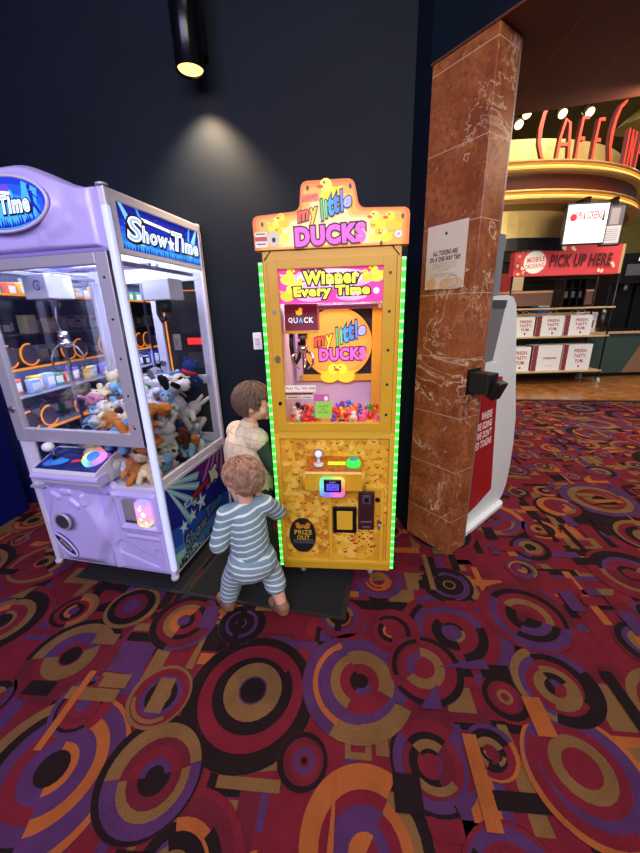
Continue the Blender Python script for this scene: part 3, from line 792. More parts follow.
# moulded front panel: relief over a grid
def uleft(z): return lerp(-.395, -.43, sstep(.05, .55, z)) if z < .4 else -.43
def seg_d(p, a, b):
    ax, ay = a; bx, by = b; px, py = p; t = max(0, min(1, ((px-ax)*(bx-ax)+(py-ay)*(by-ay))/((bx-ax)**2+(by-ay)**2+1e-9)))
    return math.hypot(px-ax-t*(bx-ax), py-ay-t*(by-ay))
def hfront(u, z):
    h = .012
    # guitar-body pod under the deck: wide shoulders, waist, wide belly
    wz = .175+.035*math.cos((z-.33)*13.5)
    cxp = -.165+.03*(z-.3)
    h += .05*(1-sstep(-.045, .03, abs(u-cxp)-wz))*sstep(.055, .15, z)
    # flowing neck on the right of the pod
    h += .018*(1-sstep(.0, .04, abs(u-(.045+.085*sstep(.42, .62, z)))))
    # recess round the note acceptor, raised rim
    q = max(abs(u-.255)-.115, abs(z-.465)-.10)
    h += .016*(1-sstep(.0, .035, q))-.022*(1-sstep(-.016, .002, q))
    # bone-shaped groove low right
    t = max(0, min(1, (u-.08)/.23)); dd = seg_d((u, z), (.10, .215), (.31, .13))
    h -= .014*(1-sstep(-.012, .012, dd-lerp(.04, .024, t)))
    h -= .011*(1-sstep(-.008, .01, seg_d((u, z), (.31, .13), (.335, .2))-.018))
    # raised buttons under the deck
    for (a, b, c, e) in ((-.25, .565, -.215, .55), (-.13, .53, -.095, .50), (-.05, .555, -.045, .52), (-.18, .585, -.13, .585)):
        h += .012*(1-sstep(.010, .024, seg_d((u, z), (a, b), (c, e))))
    ca_, sa_ = math.cos(R(-48)), math.sin(R(-48)); a = (u+.25)*ca_+(z-.225)*sa_; b = -(u+.25)*sa_+(z-.225)*ca_
    h -= .04*(1-sstep(.8, 1.08, math.hypot(a/.09, b/.036)))
    for zz in (.30, .338): h += .006*(1-sstep(.004, .014, seg_d((u, z), (.15, zz), (.35, zz-.005))))
    return h
def top_edge(u):   # outline of the top edge: dips to the right of the deck
    return .665-.055*sstep(.09, .18, u)
def ff(a, b):
    z0 = .055; z = lerp(z0, 1, b); u0 = None
    u = lerp(UL, UR-.035, a); zt = top_edge(u); z = lerp(z0, zt, b)
    ul = uleft(z); u = lerp(ul, UR-.035, a)
    e = min(1, a*30, (1-a)*30, b*22, (1-b)*22); e = e*(2-e)
    return (u, .02-hfront(u, z)*e, z)
m_ = MB(); m_.grid(170, 130, ff, LAV)
pts = [ff(i/120, 0) for i in range(121)]
m_.box(UL+.045, UR-.04, .015, .035, .056, .6, LAV)
panel = part(m_, 'moulded_front_panel', cm)
m_ = MB(); yb = -.085
m_.lathe([(.052, 0), (.056, .012), (.05, .018), (.044, .014)], ALU, 32, Matrix.Translation((-.18, yb+.012, .413)) @ Matrix.Rotation(PI/2, 4, 'X'))
m_.cyl((-.18, yb+.008, .413), (-.18, yb-.002, .413), .045, mat('speaker_mesh', '383a5c', .6, bump=.8, nscale=500), n=32); part(m_, 'speaker', panel, 'round dark speaker with silver rim')
m_ = MB(); Mq = Matrix.Translation((-.25, -.03, .225)) @ Matrix.Rotation(R(48), 4, 'Y')
lens = [(.09*math.sin(t)*1.0, .03*math.cos(t)) for t in [2*PI*i/28 for i in range(28)]]
m_.prism(lens, -.02, .0, mat('prize_mouth', '2a2c40', .25), M=Mq); m_.tube([(x*1.03, -.02, z*1.08) for x, z in lens], .006, LAV, 8, closed=True, M=Mq)
m_.box(-.05, .05, -.026, -.018, -.008, .008, mat('slot_chrome', 'c0c4d8', .2, .8), .003, Mq)
A = Art(m_, (-.215, -.0995, .14), (1, 0, 0), (0, 0, 1)); 
part(m_, 'prize_mouth', panel, 'dark lens-shaped prize opening')
m_ = MB(); m_.box(.165, .255, -.004, .02, .395, .545, mat('bill_plate', 'a9a8b6', .4, .4), .004); m_.box(.175, .245, -.01, -.002, .405, .42, STEEL, .002)
n = NT('bill_light', .3); nz = n.noise(30, 2); X = n.sep()
hsv = n.t.nodes.new('ShaderNodeCombineColor'); hsv.mode = 'HSV'
n.t.links.new(n.math('FRACT', n.math('ADD', n.range(X[2], .39, .55, 1.02, .55), n.math('MULTIPLY', nz, .25))), hsv.inputs[0]); hsv.inputs[1].default_value = .62; hsv.inputs[2].default_value = 1
n.t.links.new(hsv.outputs[0], n.b.inputs['Emission Color']); n.b.inputs['Emission Strength'].default_value = .85; n.b.inputs['Base Color'].default_value = hx('606080')
m_.prism(rrect(.262, .392, .342, .55, .022), -.02, .01, n.m)
A = Art(m_, (0, -.02, 0), (1, 0, 0), (0, 0, 1)); wl = lit('bill_white', 'ffd8f0', 1)
for (x, z, r_) in ((.29, .5, .012), (.31, .47, .016), (.29, .44, .01), (.32, .42, .01), (.3, .52, .007)): A.ell(x, z, r_, r_, wl, 0, 10)
part(m_, 'bill_acceptor', panel, 'note acceptor with glowing rainbow bezel')
m_ = MB(); m_.box(UL+.005, UL+.09, -.02, .01, .575, .59, ALU, .002); part(m_, 'name_plate', panel)
# control deck
m_ = MB()
prof = [(-.075, .655), (-.09, .70), (-.09, .722), (-.08, .735), (.09, .80), (.11, .795), (.11, .655)]
m_.prism(prof, -.285, .13, ALUW, 'x')
m_.prism([(-.03, .58), (-.075, .66), (.03, .66), (.03, .58)], -.255, .10, LAV, 'x')
m_.prism([(-.08, .672), (-.1, .69), (-.1, .702), (-.08, .715), (-.02, .715), (-.02, .672)], -.295, .14, LAV, 'x')
deck = part(m_, 'control_deck', cm)
sl = math.atan2(.065, .17)
Dk = Matrix.Translation((.005, -.08, .7355)) @ Matrix.Rotation(sl, 4, 'X')
m_ = MB(); m_.box(-.28, .115, .005, .175, 0, .003, mat('deck_print', '1a2a78', .25, var=.5, nscale=25), 0, Dk)
A = Art(m_, Dk @ Vector((0, 0, .003)), (1, 0, 0), Dk.to_3x3() @ Vector((0, 1, 0)))
for (x, y, rx, ry, c_) in ((-.2, .06, .06, .03, '2f6ad0'), (-.12, .13, .07, .03, '101850'), (-.16, .06, .05, .02, '2f8ad8'), (-.06, .05, .05, .025, '141a60'), (-.22, .14, .04, .02, '16206a')): A.ell(x, y, rx, ry, lit('deck_'+c_, c_, .25), .4)
A.poly([(-.09, .06), (-.03, .075), (-.025, .095), (-.085, .08)], lit('deck_red', 'd02a2a', .5)); A.rect(-.06, .11, -.035, .125, lit('deck_red', 'd02a2a', .5))
part(m_, 'deck_overlay', deck, 'glossy blue printed overlay')
m_ = MB(); m_.cyl((-.21, .09, 0), (-.21, .09, .012), .02, BLACK, M=Dk); m_.cyl((-.21, .09, .01), (-.21, .09, .07), .007, CHROME, M=Dk); m_.ball(tuple(Dk @ Vector((-.21, .09, .085))), (.031, .031, .026), WHITE); part(m_, 'joystick', deck, 'white ball-top joystick')
n = NT('wheel_light', .3); X = n.sep()
hsv = n.t.nodes.new('ShaderNodeCombineColor'); hsv.mode = 'HSV'
ang = n.math('ARCTAN2', n.math('SUBTRACT', X[1], -.02), n.math('SUBTRACT', X[0], .035))
n.t.links.new(n.math('FRACT', n.math('ADD', n.math('DIVIDE', ang, 2*PI), 1.75)), hsv.inputs[0]); hsv.inputs[1].default_value = .75; hsv.inputs[2].default_value = 1
n.t.links.new(hsv.outputs[0], n.b.inputs['Emission Color']); n.b.inputs['Emission Strength'].default_value = 1.0; n.b.inputs['Base Color'].default_value = hx('505060')
m_ = MB(); m_.lathe([(.062, 0), (.062, .02), (.055, .028), (.045, .024), (.02, .022), (.001, .022)], n.m, 36, Dk @ Matrix.Translation((.04, .1, 0))); m_.lathe([(.034, .022), (.03, .034), (.001, .038)], lit('wheel_blue', '2f7af0', .7), 28, Dk @ Matrix.Translation((.04, .1, 0)))
part(m_, 'play_button', deck, 'round button ringed with rainbow light')
# front door
m_ = MB()
fx0, fx1, fz0, fz1 = UL+.005, UR-.037, .865, 1.79; gx0, gx1, gz0, gz1 = -.36, .325, .94, 1.735
for b in ((fx0, gx0, fz0, fz1), (gx1, fx1, fz0, fz1), (gx0-.002, gx1+.002, fz0, gz0), (gx0-.002, gx1+.002, gz1, fz1)): m_.box(b[0], b[1], -.01, .022, b[2], b[3], ALU, .004)
for z in (1.68, 1.5, 1.32, 1.14, .97): m_.cyl((.36, -.01, z), (.36, -.014, z), .005, BLACK, n=8)
m_.cyl((UR-.034, 0, .87), (UR-.034, 0, 1.785), .008, mat('hinge', '2a2a2e', .4), n=8)
fd = part(m_, 'front_door', cm)
m_ = MB(); m_.box(gx0, gx1, .004, .009, gz0, gz1, CLEARD); part(m_, 'door_glass', fd)
m_ = MB(); m_.cyl((-.395, -.01, 1.05), (-.395, -.02, 1.05), .017, CHROME); m_.box(-.399, -.391, -.026, -.018, 1.035, 1.065, STEEL, .002); part(m_, 'door_lock', fd, 'round chrome lock')
m_ = MB(); m_.box(UL+.03, UR-.03, .02, .025, .62, .866, CLEARD); m_.box(UL+.03, UL+.075, .012, .03, .62, .866, ALUW, .003); m_.box(UL+.03, -.3, .008, .03, .62, .65, ALUW, .003); part(m_, 'lower_glass', cm)
# header: moulded arch
def ztop(u):
    a = abs(u+.03)/.40
    return 2.035+.115*(1-sstep(.05, .98, a)) if a < 1 else 2.035
def hh(u, z):
    h = .05
    q = math.hypot((u+.045)/.243, (z-1.985)/.105)
    h += .045*(1-sstep(.75, 1.25, q))-.03*(1-sstep(.93, 1.0, q))
    d_ = seg_d((u, z), (.16, 1.90), (.3, 1.97)); h += .01*(1-sstep(.0, .07, d_))
    d_ = seg_d((u, z), (-.27, 1.90), (-.4, 1.97)); h += .01*(1-sstep(.0, .07, d_))
    d_ = seg_d((u, z), (.1, 1.855), (.24, 1.9)); h += .008*(1-sstep(.0, .05, d_))
    return h
def fh(a, b):
    u = lerp(UL, UR-.035, a); z = lerp(1.795, ztop(u), b); e = min(1, a*20, (1-a)*20, b*12, (1-b)*12); e = e*(2-e)
    return (u, .03-hh(u, z)*e, z)
m_ = MB(); m_.grid(100, 50, fh, LAV)
outl = [(UL, 1.795), (UR-.035, 1.795)]+[(lerp(UR-.035, UL, i/30), ztop(lerp(UR-.035, UL, i/30))) for i in range(31)]
m_.prism(outl, .03, .09, LAV)
m_.box(UL, UR-.035, -.012, .03, 1.782, 1.80, LAVD, .004)
hd = part(m_, 'header', cm)
SB = [lit('sign_blue_%d' % i, c, .75) for i, c in enumerate(('0c1c8c', '1430b0', '1a4cc8', '2474dc', '3c9ae8', '78c0f0'))]
SW = lit('sign_white', 'dfe6f8', .85); SK = lit('sign_black', '0a0c20', .1); SLB = lit('sign_pale', '8fb4ee', .7)
def show_sign(A, cx, cz, w_, h_, clip=None):
    """night-blue stage backdrop with light beams, lettering and a crowd"""
    n_ = 6
    for i in range(n_):
        z0 = cz-h_/2+h_*i/n_; A.rect(cx-w_/2, z0, cx+w_/2, cz-h_/2+h_*(i+1)/n_+.0005, SB[[4, 3, 2, 1, 0, 0][i]], same=i > 0)
    for (x, dx, ww) in ((-.46, .16, .05), (.47, -.16, .05), (-.3, .1, .03), (.36, -.08, .03)):
        A.poly([(cx+w_*x-w_*ww*.3, cz+h_/2), (cx+w_*x+w_*ww*.3, cz+h_/2), (cx+w_*(x+dx)+w_*ww, cz-h_*.35), (cx+w_*(x+dx)-w_*ww, cz-h_*.35)], SB[5] if ww > .04 else SB[4])
    g = random.Random(4)
    for k in range(26):
        A.ell(cx+w_*g.uniform(-.48, -.3), cz+h_*g.uniform(-.3, .1), h_*.012, h_*.012, SLB, 0, 6, same=k > 0)
    for k in range(8): A.ell(cx+w_*g.uniform(-.3, .3), cz+h_*g.uniform(.25, .46), h_*.02, h_*.02, lit('sign_violet', '5a3ad8', .8), 0, 8, same=k > 0)
    # crowd
    for k in range(34):
        x = cx-w_*.48+w_*.96*k/33; hgt = h_*g.uniform(.08, .2)
        A.poly([(x-w_*.012, cz-h_/2), (x+w_*.012, cz-h_/2), (x+w_*g.uniform(-.012, .012), cz-h_/2+hgt)], SB[0], same=k > 0)
    # lettering: big S then how, a star, Time
    def T(t, x, z, a, b, off=.03):
        A.text(t, x+.004*w_, z-.01*h_, a, b, SK, .18, .12); A.text(t, x, z, a, b, SW, .18, .05)
        A.text(t, x, z, a, b, SLB, .18, -.005)
    A.line([(cx-.40*w_, cz+.13*h_), (cx-.36*w_, cz+.26*h_), (cx-.25*w_, cz+.27*h_), (cx+.12*w_, cz+.2*h_)], h_*.1, SW)
    A.line([(cx-.36*w_, cz+.2*h_), (cx-.25*w_, cz+.22*h_), (cx+.12*w_, cz+.16*h_)], h_*.03, SK)
    T('S', cx-.355*w_, cz-.0*h_, .14*w_, .52*h_)
    T('how', cx-.14*w_, cz-.06*h_, .29*w_, .36*h_)
    A.poly([(cx+.055*w_+(.05*math.cos(t)*(1 if i % 2 == 0 else .45))*w_-.0*w_, cz+(-.12+.2*math.sin(t)*(1 if i % 2 == 0 else .45))*h_) for i, t in enumerate([PI/2+PI*j/5 for j in range(10)])], SW)
    T('T', cx+.15*w_, cz+.0*h_, .13*w_, .46*h_)
    T('ime', cx+.325*w_, cz-.05*h_, .25*w_, .36*h_)
m_ = MB()
CXO, CZO, RO, RZ = -.045, 1.985, .23, .099
A = Art(m_, (0, -.053, 0), (1, 0, 0), (0, 0, 1), step=.0003)
A.ell(CXO, CZO, RO, RZ, SB[1], 0, 48); A.ell(CXO, CZO-.012, RO*.95, RZ*.86, SB[2], 0, 40); A.ell(CXO, CZO-.03, RO*.86, RZ*.66, SB[3], 0, 40); A.ell(CXO, CZO-.045, RO*.72, RZ*.5, SB[4], 0, 40)
A.ell(CXO+.03, CZO+.05, .03, .02, lit('sign_violet', '5a3ad8', .8)); A.ell(CXO+.06, CZO+.03, .012, .018, SB[4])
A.poly([(CXO+.2, CZO+.04), (CXO+.13, CZO+.075), (CXO+.1, CZO-.04), (CXO+.17, CZO-.06)], SB[4])
g = random.Random(9)
for k in range(22):
    x = CXO-.15+.3*k/21; zb = CZO-RZ*math.sqrt(max(0, 1-((x-CXO)/RO)**2))*.92
    A.poly([(x-.008, zb), (x+.008, zb), (x+g.uniform(-.008, .008), zb+g.uniform(.02, .045))], SB[0], same=k > 0)
fx = CXO+.165   # dancing silhouette
A.poly([(fx-.012, CZO+.04), (fx+.01, CZO+.035), (fx+.008, CZO-.005), (fx+.035, CZO-.05), (fx+.025, CZO-.055), (fx+.0, CZO-.02), (fx-.012, CZO-.055), (fx-.02, CZO-.05), (fx-.008, CZO)], SB[0]); A.ell(fx-.004, CZO+.05, .009, .011, SB[0]); A.line([(fx, CZO+.03), (fx+.03, CZO+.005)], .006, SB[0])
def T2(t, x, z, a, b):
    A.text(t, x+.002, z-.002, a, b, SK, .15, .12); A.text(t, x, z, a, b, SW, .15, .05); A.text(t, x, z, a, b, SLB, .15, -.005)
T2('Show', CXO-.115, CZO-.005, .17, .062); T2('Time', CXO+.07, CZO-.005, .15, .062)
A.line([(CXO-.16, CZO+.045), (CXO-.05, CZO+.05), (CXO+.06, CZO+.034)], .012, SW)
m_.tube([(CXO+RO*1.03*math.cos(t), -.052, CZO+RZ*1.05*math.sin(t)) for t in [2*PI*i/48 for i in range(48)]], .007, ALUW, 8, closed=True)
part(m_, 'oval_sign', hd, 'blue lit oval sign lettered Show Time')
# right side: sign, glass, printed panel  (plane u = UR, U axis runs back)
m_ = MB(); m_.box(UR-.02, UR-.004, .045, DEP-.03, 1.80, 1.99, SB[1])
A = Art(m_, (UR-.004, 0, 0), (0, 1, 0), (0, 0, 1), step=.0003); show_sign(A, .385, 1.895, .66, .185)
part(m_, 'side_sign', cm, 'blue lit side sign lettered Show Time')
for u, nm in ((UR, 1), (UL, -1)):
    m_ = MB()
    a, b = (u-.02, u-.002) if nm > 0 else (u+.002, u+.02)
    for zz0, zz1 in ((1.778, 1.802), (1.985, 2.0), (.625, .668), (.055, .085)):
        m_ = MB(); m_.box(a, b, .03, DEP-.03, zz0, zz1, ALUW, .003); part(m_, 'side_rail', cm)
    m_ = MB(); m_.box(u-nm*.012, u-nm*.008, .03, DEP-.03, .665, 1.78, CLEARD); part(m_, 'side_glass', cm)
m_ = MB(); m_.box(UL+.004, UL+.02, .03, DEP-.03, .08, .63, DKW); m_.box(UL+.004, UL+.02, .045, DEP-.03, 1.80, 1.99, SB[1]); part(m_, 'side_panel', cm)
def pc(name, c): return mat('print_'+name, c, .35)
m_ = MB(); m_.box(UR-.02, UR-.006, .03, DEP-.03, .08, .63, pc('navy', '1c2490'))
A = Art(m_, (UR-.006, 0, 0), (0, 1, 0), (0, 0, 1), step=.0003)
y0, y1, z0, z1 = .035, DEP-.032, .083, .627
A.poly([(y0, z0), (y1, z0), (y1, z1), (y0, z1)], pc('navy', '1c2490'))
A.poly([(y0, z1), (y1, z1), (y1, .38), (.35, .45)], pc('purple', '38248c'))
A.poly([(.3, z1), (y1, z1), (y1, .43), (.42, .48)], pc('plum', '64247e'))
A.poly([(y0, z0), (y1, z0), (y1, .25), (.3, .3), (y0, .34)], pc('blue', '2654c4'))
A.poly([(y0, z0), (y1, z0), (y1, .16), (.3, .18), (y0, .22)], pc('teal', '3f8cd0')); A.poly([(y0, z0), (.3, z0), (.18, .16), (y0, .18)], pc('pale_teal', 'a8dce2'))
for (a, b, c, d_) in ((.05, .61, .22, .30), (.05, .60, .3, .38), (.05, .615, .35, .47), (.06, .62, .36, .54)):  #   # left beams
    w_ = .035
    A.poly([(a, b-.01), (a, b+.01), (c+w_*.5, d_+w_*.6), (c-w_*.5, d_-w_*.6)], pc('beam', '7fb8cc'))
    A.poly([(a, b-.004), (a, b+.004), (c+w_*.2, d_+w_*.2), (c-w_*.2, d_-w_*.2)], pc('beam_light', 'a8d4da'))
for (a, c) in ((.55, .34), (.6, .44), (.64, .54), (.68, .63)):
    A.poly([(a-.01, z1), (a+.012, z1), (c+.03, .40), (c-.02, .40)], pc('rose_beam', '8a5a9a')); A.poly([(a-.003, z1), (a+.005, z1), (c+.012, .42), (c-.004, .42)], pc('rose_light', 'b894c0'))
# guitar
A.line([(.22, .425), (.53, .47)], .05, pc('ink', '10122e')); A.line([(.25, .43), (.5, .466)], .034, pc('crimson', '96283c'))
A.poly([(.17, .44), (.24, .455), (.27, .43), (.25, .40), (.18, .40)], pc('ice', '9ac8e0')); A.poly([(.19, .43), (.24, .44), (.24, .41), (.2, .41)], pc('sky', '4a90c8'))
A.poly([(.46, .53), (.5, .515), (.56, .54), (.6, .53), (.575, .49), (.61, .44), (.585, .40), (.53, .42), (.47, .40), (.475, .45)], pc('ink', '10122e'))
A.poly([(.475, .52), (.505, .505), (.56, .528), (.585, .52), (.56, .488), (.592, .44), (.575, .415), (.53, .432), (.485, .415), (.49, .455)], pc('ivory', 'c4d4cc'))
def star(cx, cz, r_, m): A.poly([(cx+r_*math.cos(t)*(1 if i % 2 == 0 else .4), cz+r_*math.sin(t)*(1 if i % 2 == 0 else .4)) for i, t in enumerate([PI/2+PI*j/5 for j in range(10)])], m)
for (x, z, r_) in ((.14, .305, .05), (.235, .325, .055), (.345, .36, .068)): star(x, z, r_, pc('ice', '9ac8e0')); star(x, z, r_*.75, pc('star', 'd4e8ec'))
A.text('Show', .25, .205, .26, .1, pc('ink', '10122e'), .2, .06, .12); A.text('Show', .25, .205, .25, .09, pc('silver', '7f98a8'), .2, .02, .12)
A.text('Time', .48, .26, .22, .08, pc('ink', '10122e'), .2, .06, .12); A.text('Time', .48, .26, .21, .07, pc('sky', '4a90c8'), .2, .02, .12)
A.ring(.3, .22, .19, .196, pc('silver', '7f98a8'), 1.2, 4.2, 30, .65)
g = random.Random(5)
for k in range(30):
    x = y0+.01+(y1-y0-.02)*k/29; A.poly([(x-.012, z0), (x+.012, z0), (x+g.uniform(-.01, .01), z0+g.uniform(.02, .05))], pc('ink', '10122e'), same=k > 0)
A.text('ROCK', .12, .125, .12, .03, pc('ink', '10122e'), .2, .05, .15)
part(m_, 'side_panel', cm, 'blue printed side panel with guitar and stars')
# rear door with its own frame
m_ = MB()
for b in ((-.40, .40, .625, .70), (-.40, .40, 1.06, 1.12), (-.40, .40, 1.72, 1.79), (.02, .08, .7, 1.72), (-.40, -.35, .7, 1.72), (.36, .40, .7, 1.72)): m_.box(b[0], b[1], DEP-.03, DEP-.008, b[2], b[3], ALUW, .004)
rd = part(m_, 'rear_door', cm)
m_ = MB(); m_.box(-.4, .4, DEP-.016, DEP-.012, .65, 1.78, CLEARD); part(m_, 'rear_glass', rd)
m_ = MB(); m_.cyl((.05, DEP-.03, 1.2), (.05, DEP-.045, 1.2), .02, CHROME); part(m_, 'latch', rd)
m_ = MB(); m_.box(-.4, .4, DEP-.02, DEP-.014, .63, 1.07, mat('rear_board', '30323c', .4)); part(m_, 'rear_board', rd)
# gantry and claw
m_ = MB()
for u in (-.37, .36): m_.box(u, u+.02, .06, DEP-.06, 1.74, 1.76, STEEL, .002)
m_.box(-.38, .38, .28, .30, 1.755, 1.775, CHROME, .002); m_.box(-.38, .38, .34, .36, 1.755, 1.775, CHROME, .002)
gb = part(m_, 'gantry', cm)
m_ = MB(); WB_ = mat('motor_box', 'd4d6e0', .4)
m_.box(-.40, -.24, .23, .40, 1.62, 1.75, WB_, .006)
A = Art(m_, (0, .23, 0), (1, 0, 0), (0, 0, 1)); A.ring(-.30, 1.69, .02, .026, EYE, .5, 5.6); A.text('n', -.291, 1.685, .016, .02, EYE)
m_.tube([(-.3, .31, 1.62), (-.305, .3, 1.5), (-.3, .31, 1.42)], .005, STEEL, 6)
part(m_, 'claw_carriage', gb, 'white carriage box')
m_ = MB(); m_.cyl((-.3, .31, 1.44), (-.3, .31, 1.38), .03, CHROME); m_.cyl((-.3, .31, 1.38), (-.3, .31, 1.35), .045, CHROME, .03)
for k in range(3):
    a = R(20)+2*PI*k/3; c_, s_ = math.cos(a), math.sin(a)
    m_.tube([(-.3+c_*r_, .31+s_*r_, z) for r_, z in ((.03, 1.37), (.065, 1.345), (.095, 1.29), (.09, 1.24), (.065, 1.21))], [.006]*4+[.004], STEEL, 8)
part(m_, 'claw', gb, 'chrome three-pronged claw')
m_ = MB(); m_.box(.16, .34, .48, .62, 1.60, 1.72, WB_, .006); m_.cyl((.25, .55, 1.6), (.25, .55, 1.53), .035, BLACK); m_.tube([(.21, .54, 1.6), (.2, .54, 1.53), (.22, .54, 1.48), (.25, .54, 1.5)], .014, BLACK); part(m_, 'motor', gb, 'white motor box with black cable')
m_ = MB(); m_.box(UL+.04, UR-.04, .04, DEP-.04, .615, .635, mat('play_bed', 'b8b4b4', .6)); m_.box(-.13, -.125, .04, .3, .635, .84, CLEARD); m_.box(-.39, -.13, .3, .305, .635, .84, CLEARD); part(m_, 'play_bed', cm)
lamp('machine_lamp', 'AREA', (0, .4, 1.945), 11, 'dfe4ff', (0, 0, 0), .6, .5, cm)
MC = Matrix.Translation((-1.285, 1.782, 0)) @ Matrix.Rotation(R(-13), 4, 'Z')

# ---- plush toys heaped inside
def plush(kind, cols):
    t = thing('plush_toy', 'x', 'plush toy')
    C = [mat('plush_'+c, c, .95, var=.1, nscale=60, bump=.4, bscale=240, spec=.1) for c in cols]
    k = 1.0
    def P(name, f):
        b = MB(); f(b); part(b, name, t)
    P('body', lambda b: b.ball((0, 0, .05), (.046, .042, .055), C[0]))
    def head(b):
        b.ball((0, -.004, .128), (.046, .043, .042), C[0]); b.ball((0, -.04, .118), (.02, .016, .015), C[1]); b.ball((0, -.056, .123), (.007, .005, .005), EYE, 8, 6)
        for s in (-1, 1): b.ball((s*.018, -.041, .138), .006, EYE, 8, 6)
    P('head', head)
    for s in (-1, 1):
        if kind == 'bunny': P('ear', lambda b: b.caps((s*.02, 0, .16), (s*.034, .01, .23), .014, .012, C[0], 10))
        elif kind == 'dog': P('ear', lambda b: b.caps((s*.038, 0, .155), (s*.055, 0, .105), .016, .018, C[1], 10))
        elif kind == 'penguin': pass
        else: P('ear', lambda b: b.ball((s*.034, 0, .165), (.016, .009, .016), C[1] if kind == 'panda' else C[0], 10, 8))
        P('arm', lambda b: b.caps((s*.04, -.005, .08), (s*.075, -.03, .05), .018, .016, C[2], 10))
        P('leg', lambda b: b.caps((s*.026, -.012, .02), (s*.045, -.065, .014), .02, .021, C[2], 10))
    if kind in ('penguin', 'turtle'): P('belly', lambda b: b.ball((0, -.012, .05), (.037, .037, .048), C[1]))
    if kind == 'scarf': P('scarf', lambda b: b.tube([(.036*math.cos(a), .034*math.sin(a), .094) for a in [2*PI*i/14 for i in range(14)]], .012, C[1], 8, closed=True))
    return t
KINDS = [('cream teddy', 'bear', ('e8d9b4', 'f0e6cc', 'e8d9b4')), ('white bunny', 'bunny', ('dcdde4', 'f0eef0', 'dcdde4')), ('blue bear', 'bear', ('5a90c6', 'a8c8e4', '5a90c6')), ('pale blue penguin', 'penguin', ('7fb0d4', 'e8eaf0', '7fb0d4')),
         ('brown dog', 'dog', ('4a2f22', '8a6444', '4a2f22')), ('green turtle', 'turtle', ('3f8a4c', 'e4e8d8', '5aa860')), ('ginger cat', 'bear', ('c07a3c', 'e8cfa4', 'c07a3c')), ('black and white panda', 'panda', ('e4e4ea', '1c1c22', '1c1c22')),
         ('navy bear in red scarf', 'scarf', ('26407c', 'c83a44', '26407c')), ('grey dog', 'dog', ('9a9aa4', '5c5c68', '9a9aa4')), ('pink bunny', 'bunny', ('e09ab8', 'f4d4e0', 'e09ab8'))]
rng = random.Random(77)
pl = []
def surf(u, d, r_):
    z = .635+r_
    for (a, b, c, e) in pl:
        q = (u-a)**2+(d-b)**2; s = (r_+e)*.76
        if q < s*s: z = max(z, c+math.sqrt(s*s-q))
    return z
def target(u, d): return .84+.09*sstep(-.1, .3, u)+.22*sstep(.1, .6, d)
seedp = [(.318, .1+.098*k) for k in range(6)]+[(.22-.098*k, .085) for k in range(4)]+[(.22-.1*k, .61) for k in range(6)]
for i in range(9000):
    u, d = rng.uniform(-.34, .335), rng.uniform(.075, .65); r_ = rng.uniform(.06, .075)
    if i < len(seedp): (u, d), r_ = seedp[i], .062
    if u < -.1 and d < .36: continue
    if abs(u) > .345-r_*.35 or d < .035+r_*.5: continue
    z = surf(u, d, r_)
    if z <= target(u, d)+.03 and z > .635+r_*.9: pl.append((u, d, z, r_))
    if len(pl) > 150: break
pl.sort(key=lambda p: p[1])
cnt = {}
assigned = []
for p in pl:
    k = rng.choices(range(11), [9, 7, 4, 5, 4, 2, 3, 3, 2, 4, 1])[0]; cnt[k] = cnt.get(k, 0)+1; assigned.append(k)
seen = {}; pp = {}
for p, k in zip(pl, assigned):
    nm, kind, cols = KINDS[k]; seen[k] = seen.get(k, 0)+1
    if k not in pp: o = pp[k] = plush(kind, cols)
    else: o = copy_tree(pp[k])
    u, d, z, r_ = p; s = r_/.069
    rot = Matrix.Rotation(rng.uniform(0, 6.28), 4, 'Z') @ Matrix.Rotation(rng.choice([rng.uniform(-.5, .3), rng.uniform(-1.6, -1.0), rng.uniform(.9, 1.5)]), 4, 'X') @ Matrix.Rotation(rng.uniform(-.5, .5), 4, 'Y')
    Mx = MC @ Matrix.Translation((u, d, z)) @ rot @ Matrix.Diagonal((s, s, s, 1)) @ Matrix.Translation((0, .015, -.09))
    o.matrix_world = Mx
    o['label'] = '%s plush, %s of its kind from the front of the heap' % (nm, ord_[seen[k]-1]) if cnt[k] > 1 else 'only %s plush in the claw machine heap' % nm
    o['group'] = 'plush toys in the claw machine'
# two price cards lying on the heap by the side glass
for k, (u, d, z, t_, lab) in enumerate(((.30, .16, .79, 'A+', 'larger white lettered card propped on plush toys near the right front post'), (.33, .26, .74, 'OK', 'smaller white card lying beside the lettered card inside the claw machine'))):
    m_ = MB(); m_.box(-.05, .05, -.002, .002, -.032, .032, mat('card_white', 'd4d8d4', .5)); A = Art(m_, (0, -.002, 0), (1, 0, 0), (0, 0, 1)); A.text(('SALE', 'WIN')[k], 0, 0, .07, .028, mat('card_green', '2a6a4a', .5), .1, .02)
    o = tag(m_.build('prize_card'), lab, 'card', 'prize cards in the claw machine'); o.matrix_world = MC @ Matrix.Translation((u, d, z+.03)) @ Matrix.Rotation(R(62), 4, 'Z') @ Matrix.Rotation(-.45, 4, 'X')
# ================================================================== PRIZE CABINET IN THE PASSAGE
pcab = thing('prize_cabinet', 'long glass-fronted prize cabinet with orange lit shelves seen through the claw machine', 'arcade machine', (-2.475, 2.72, 0), R(90-5.45))
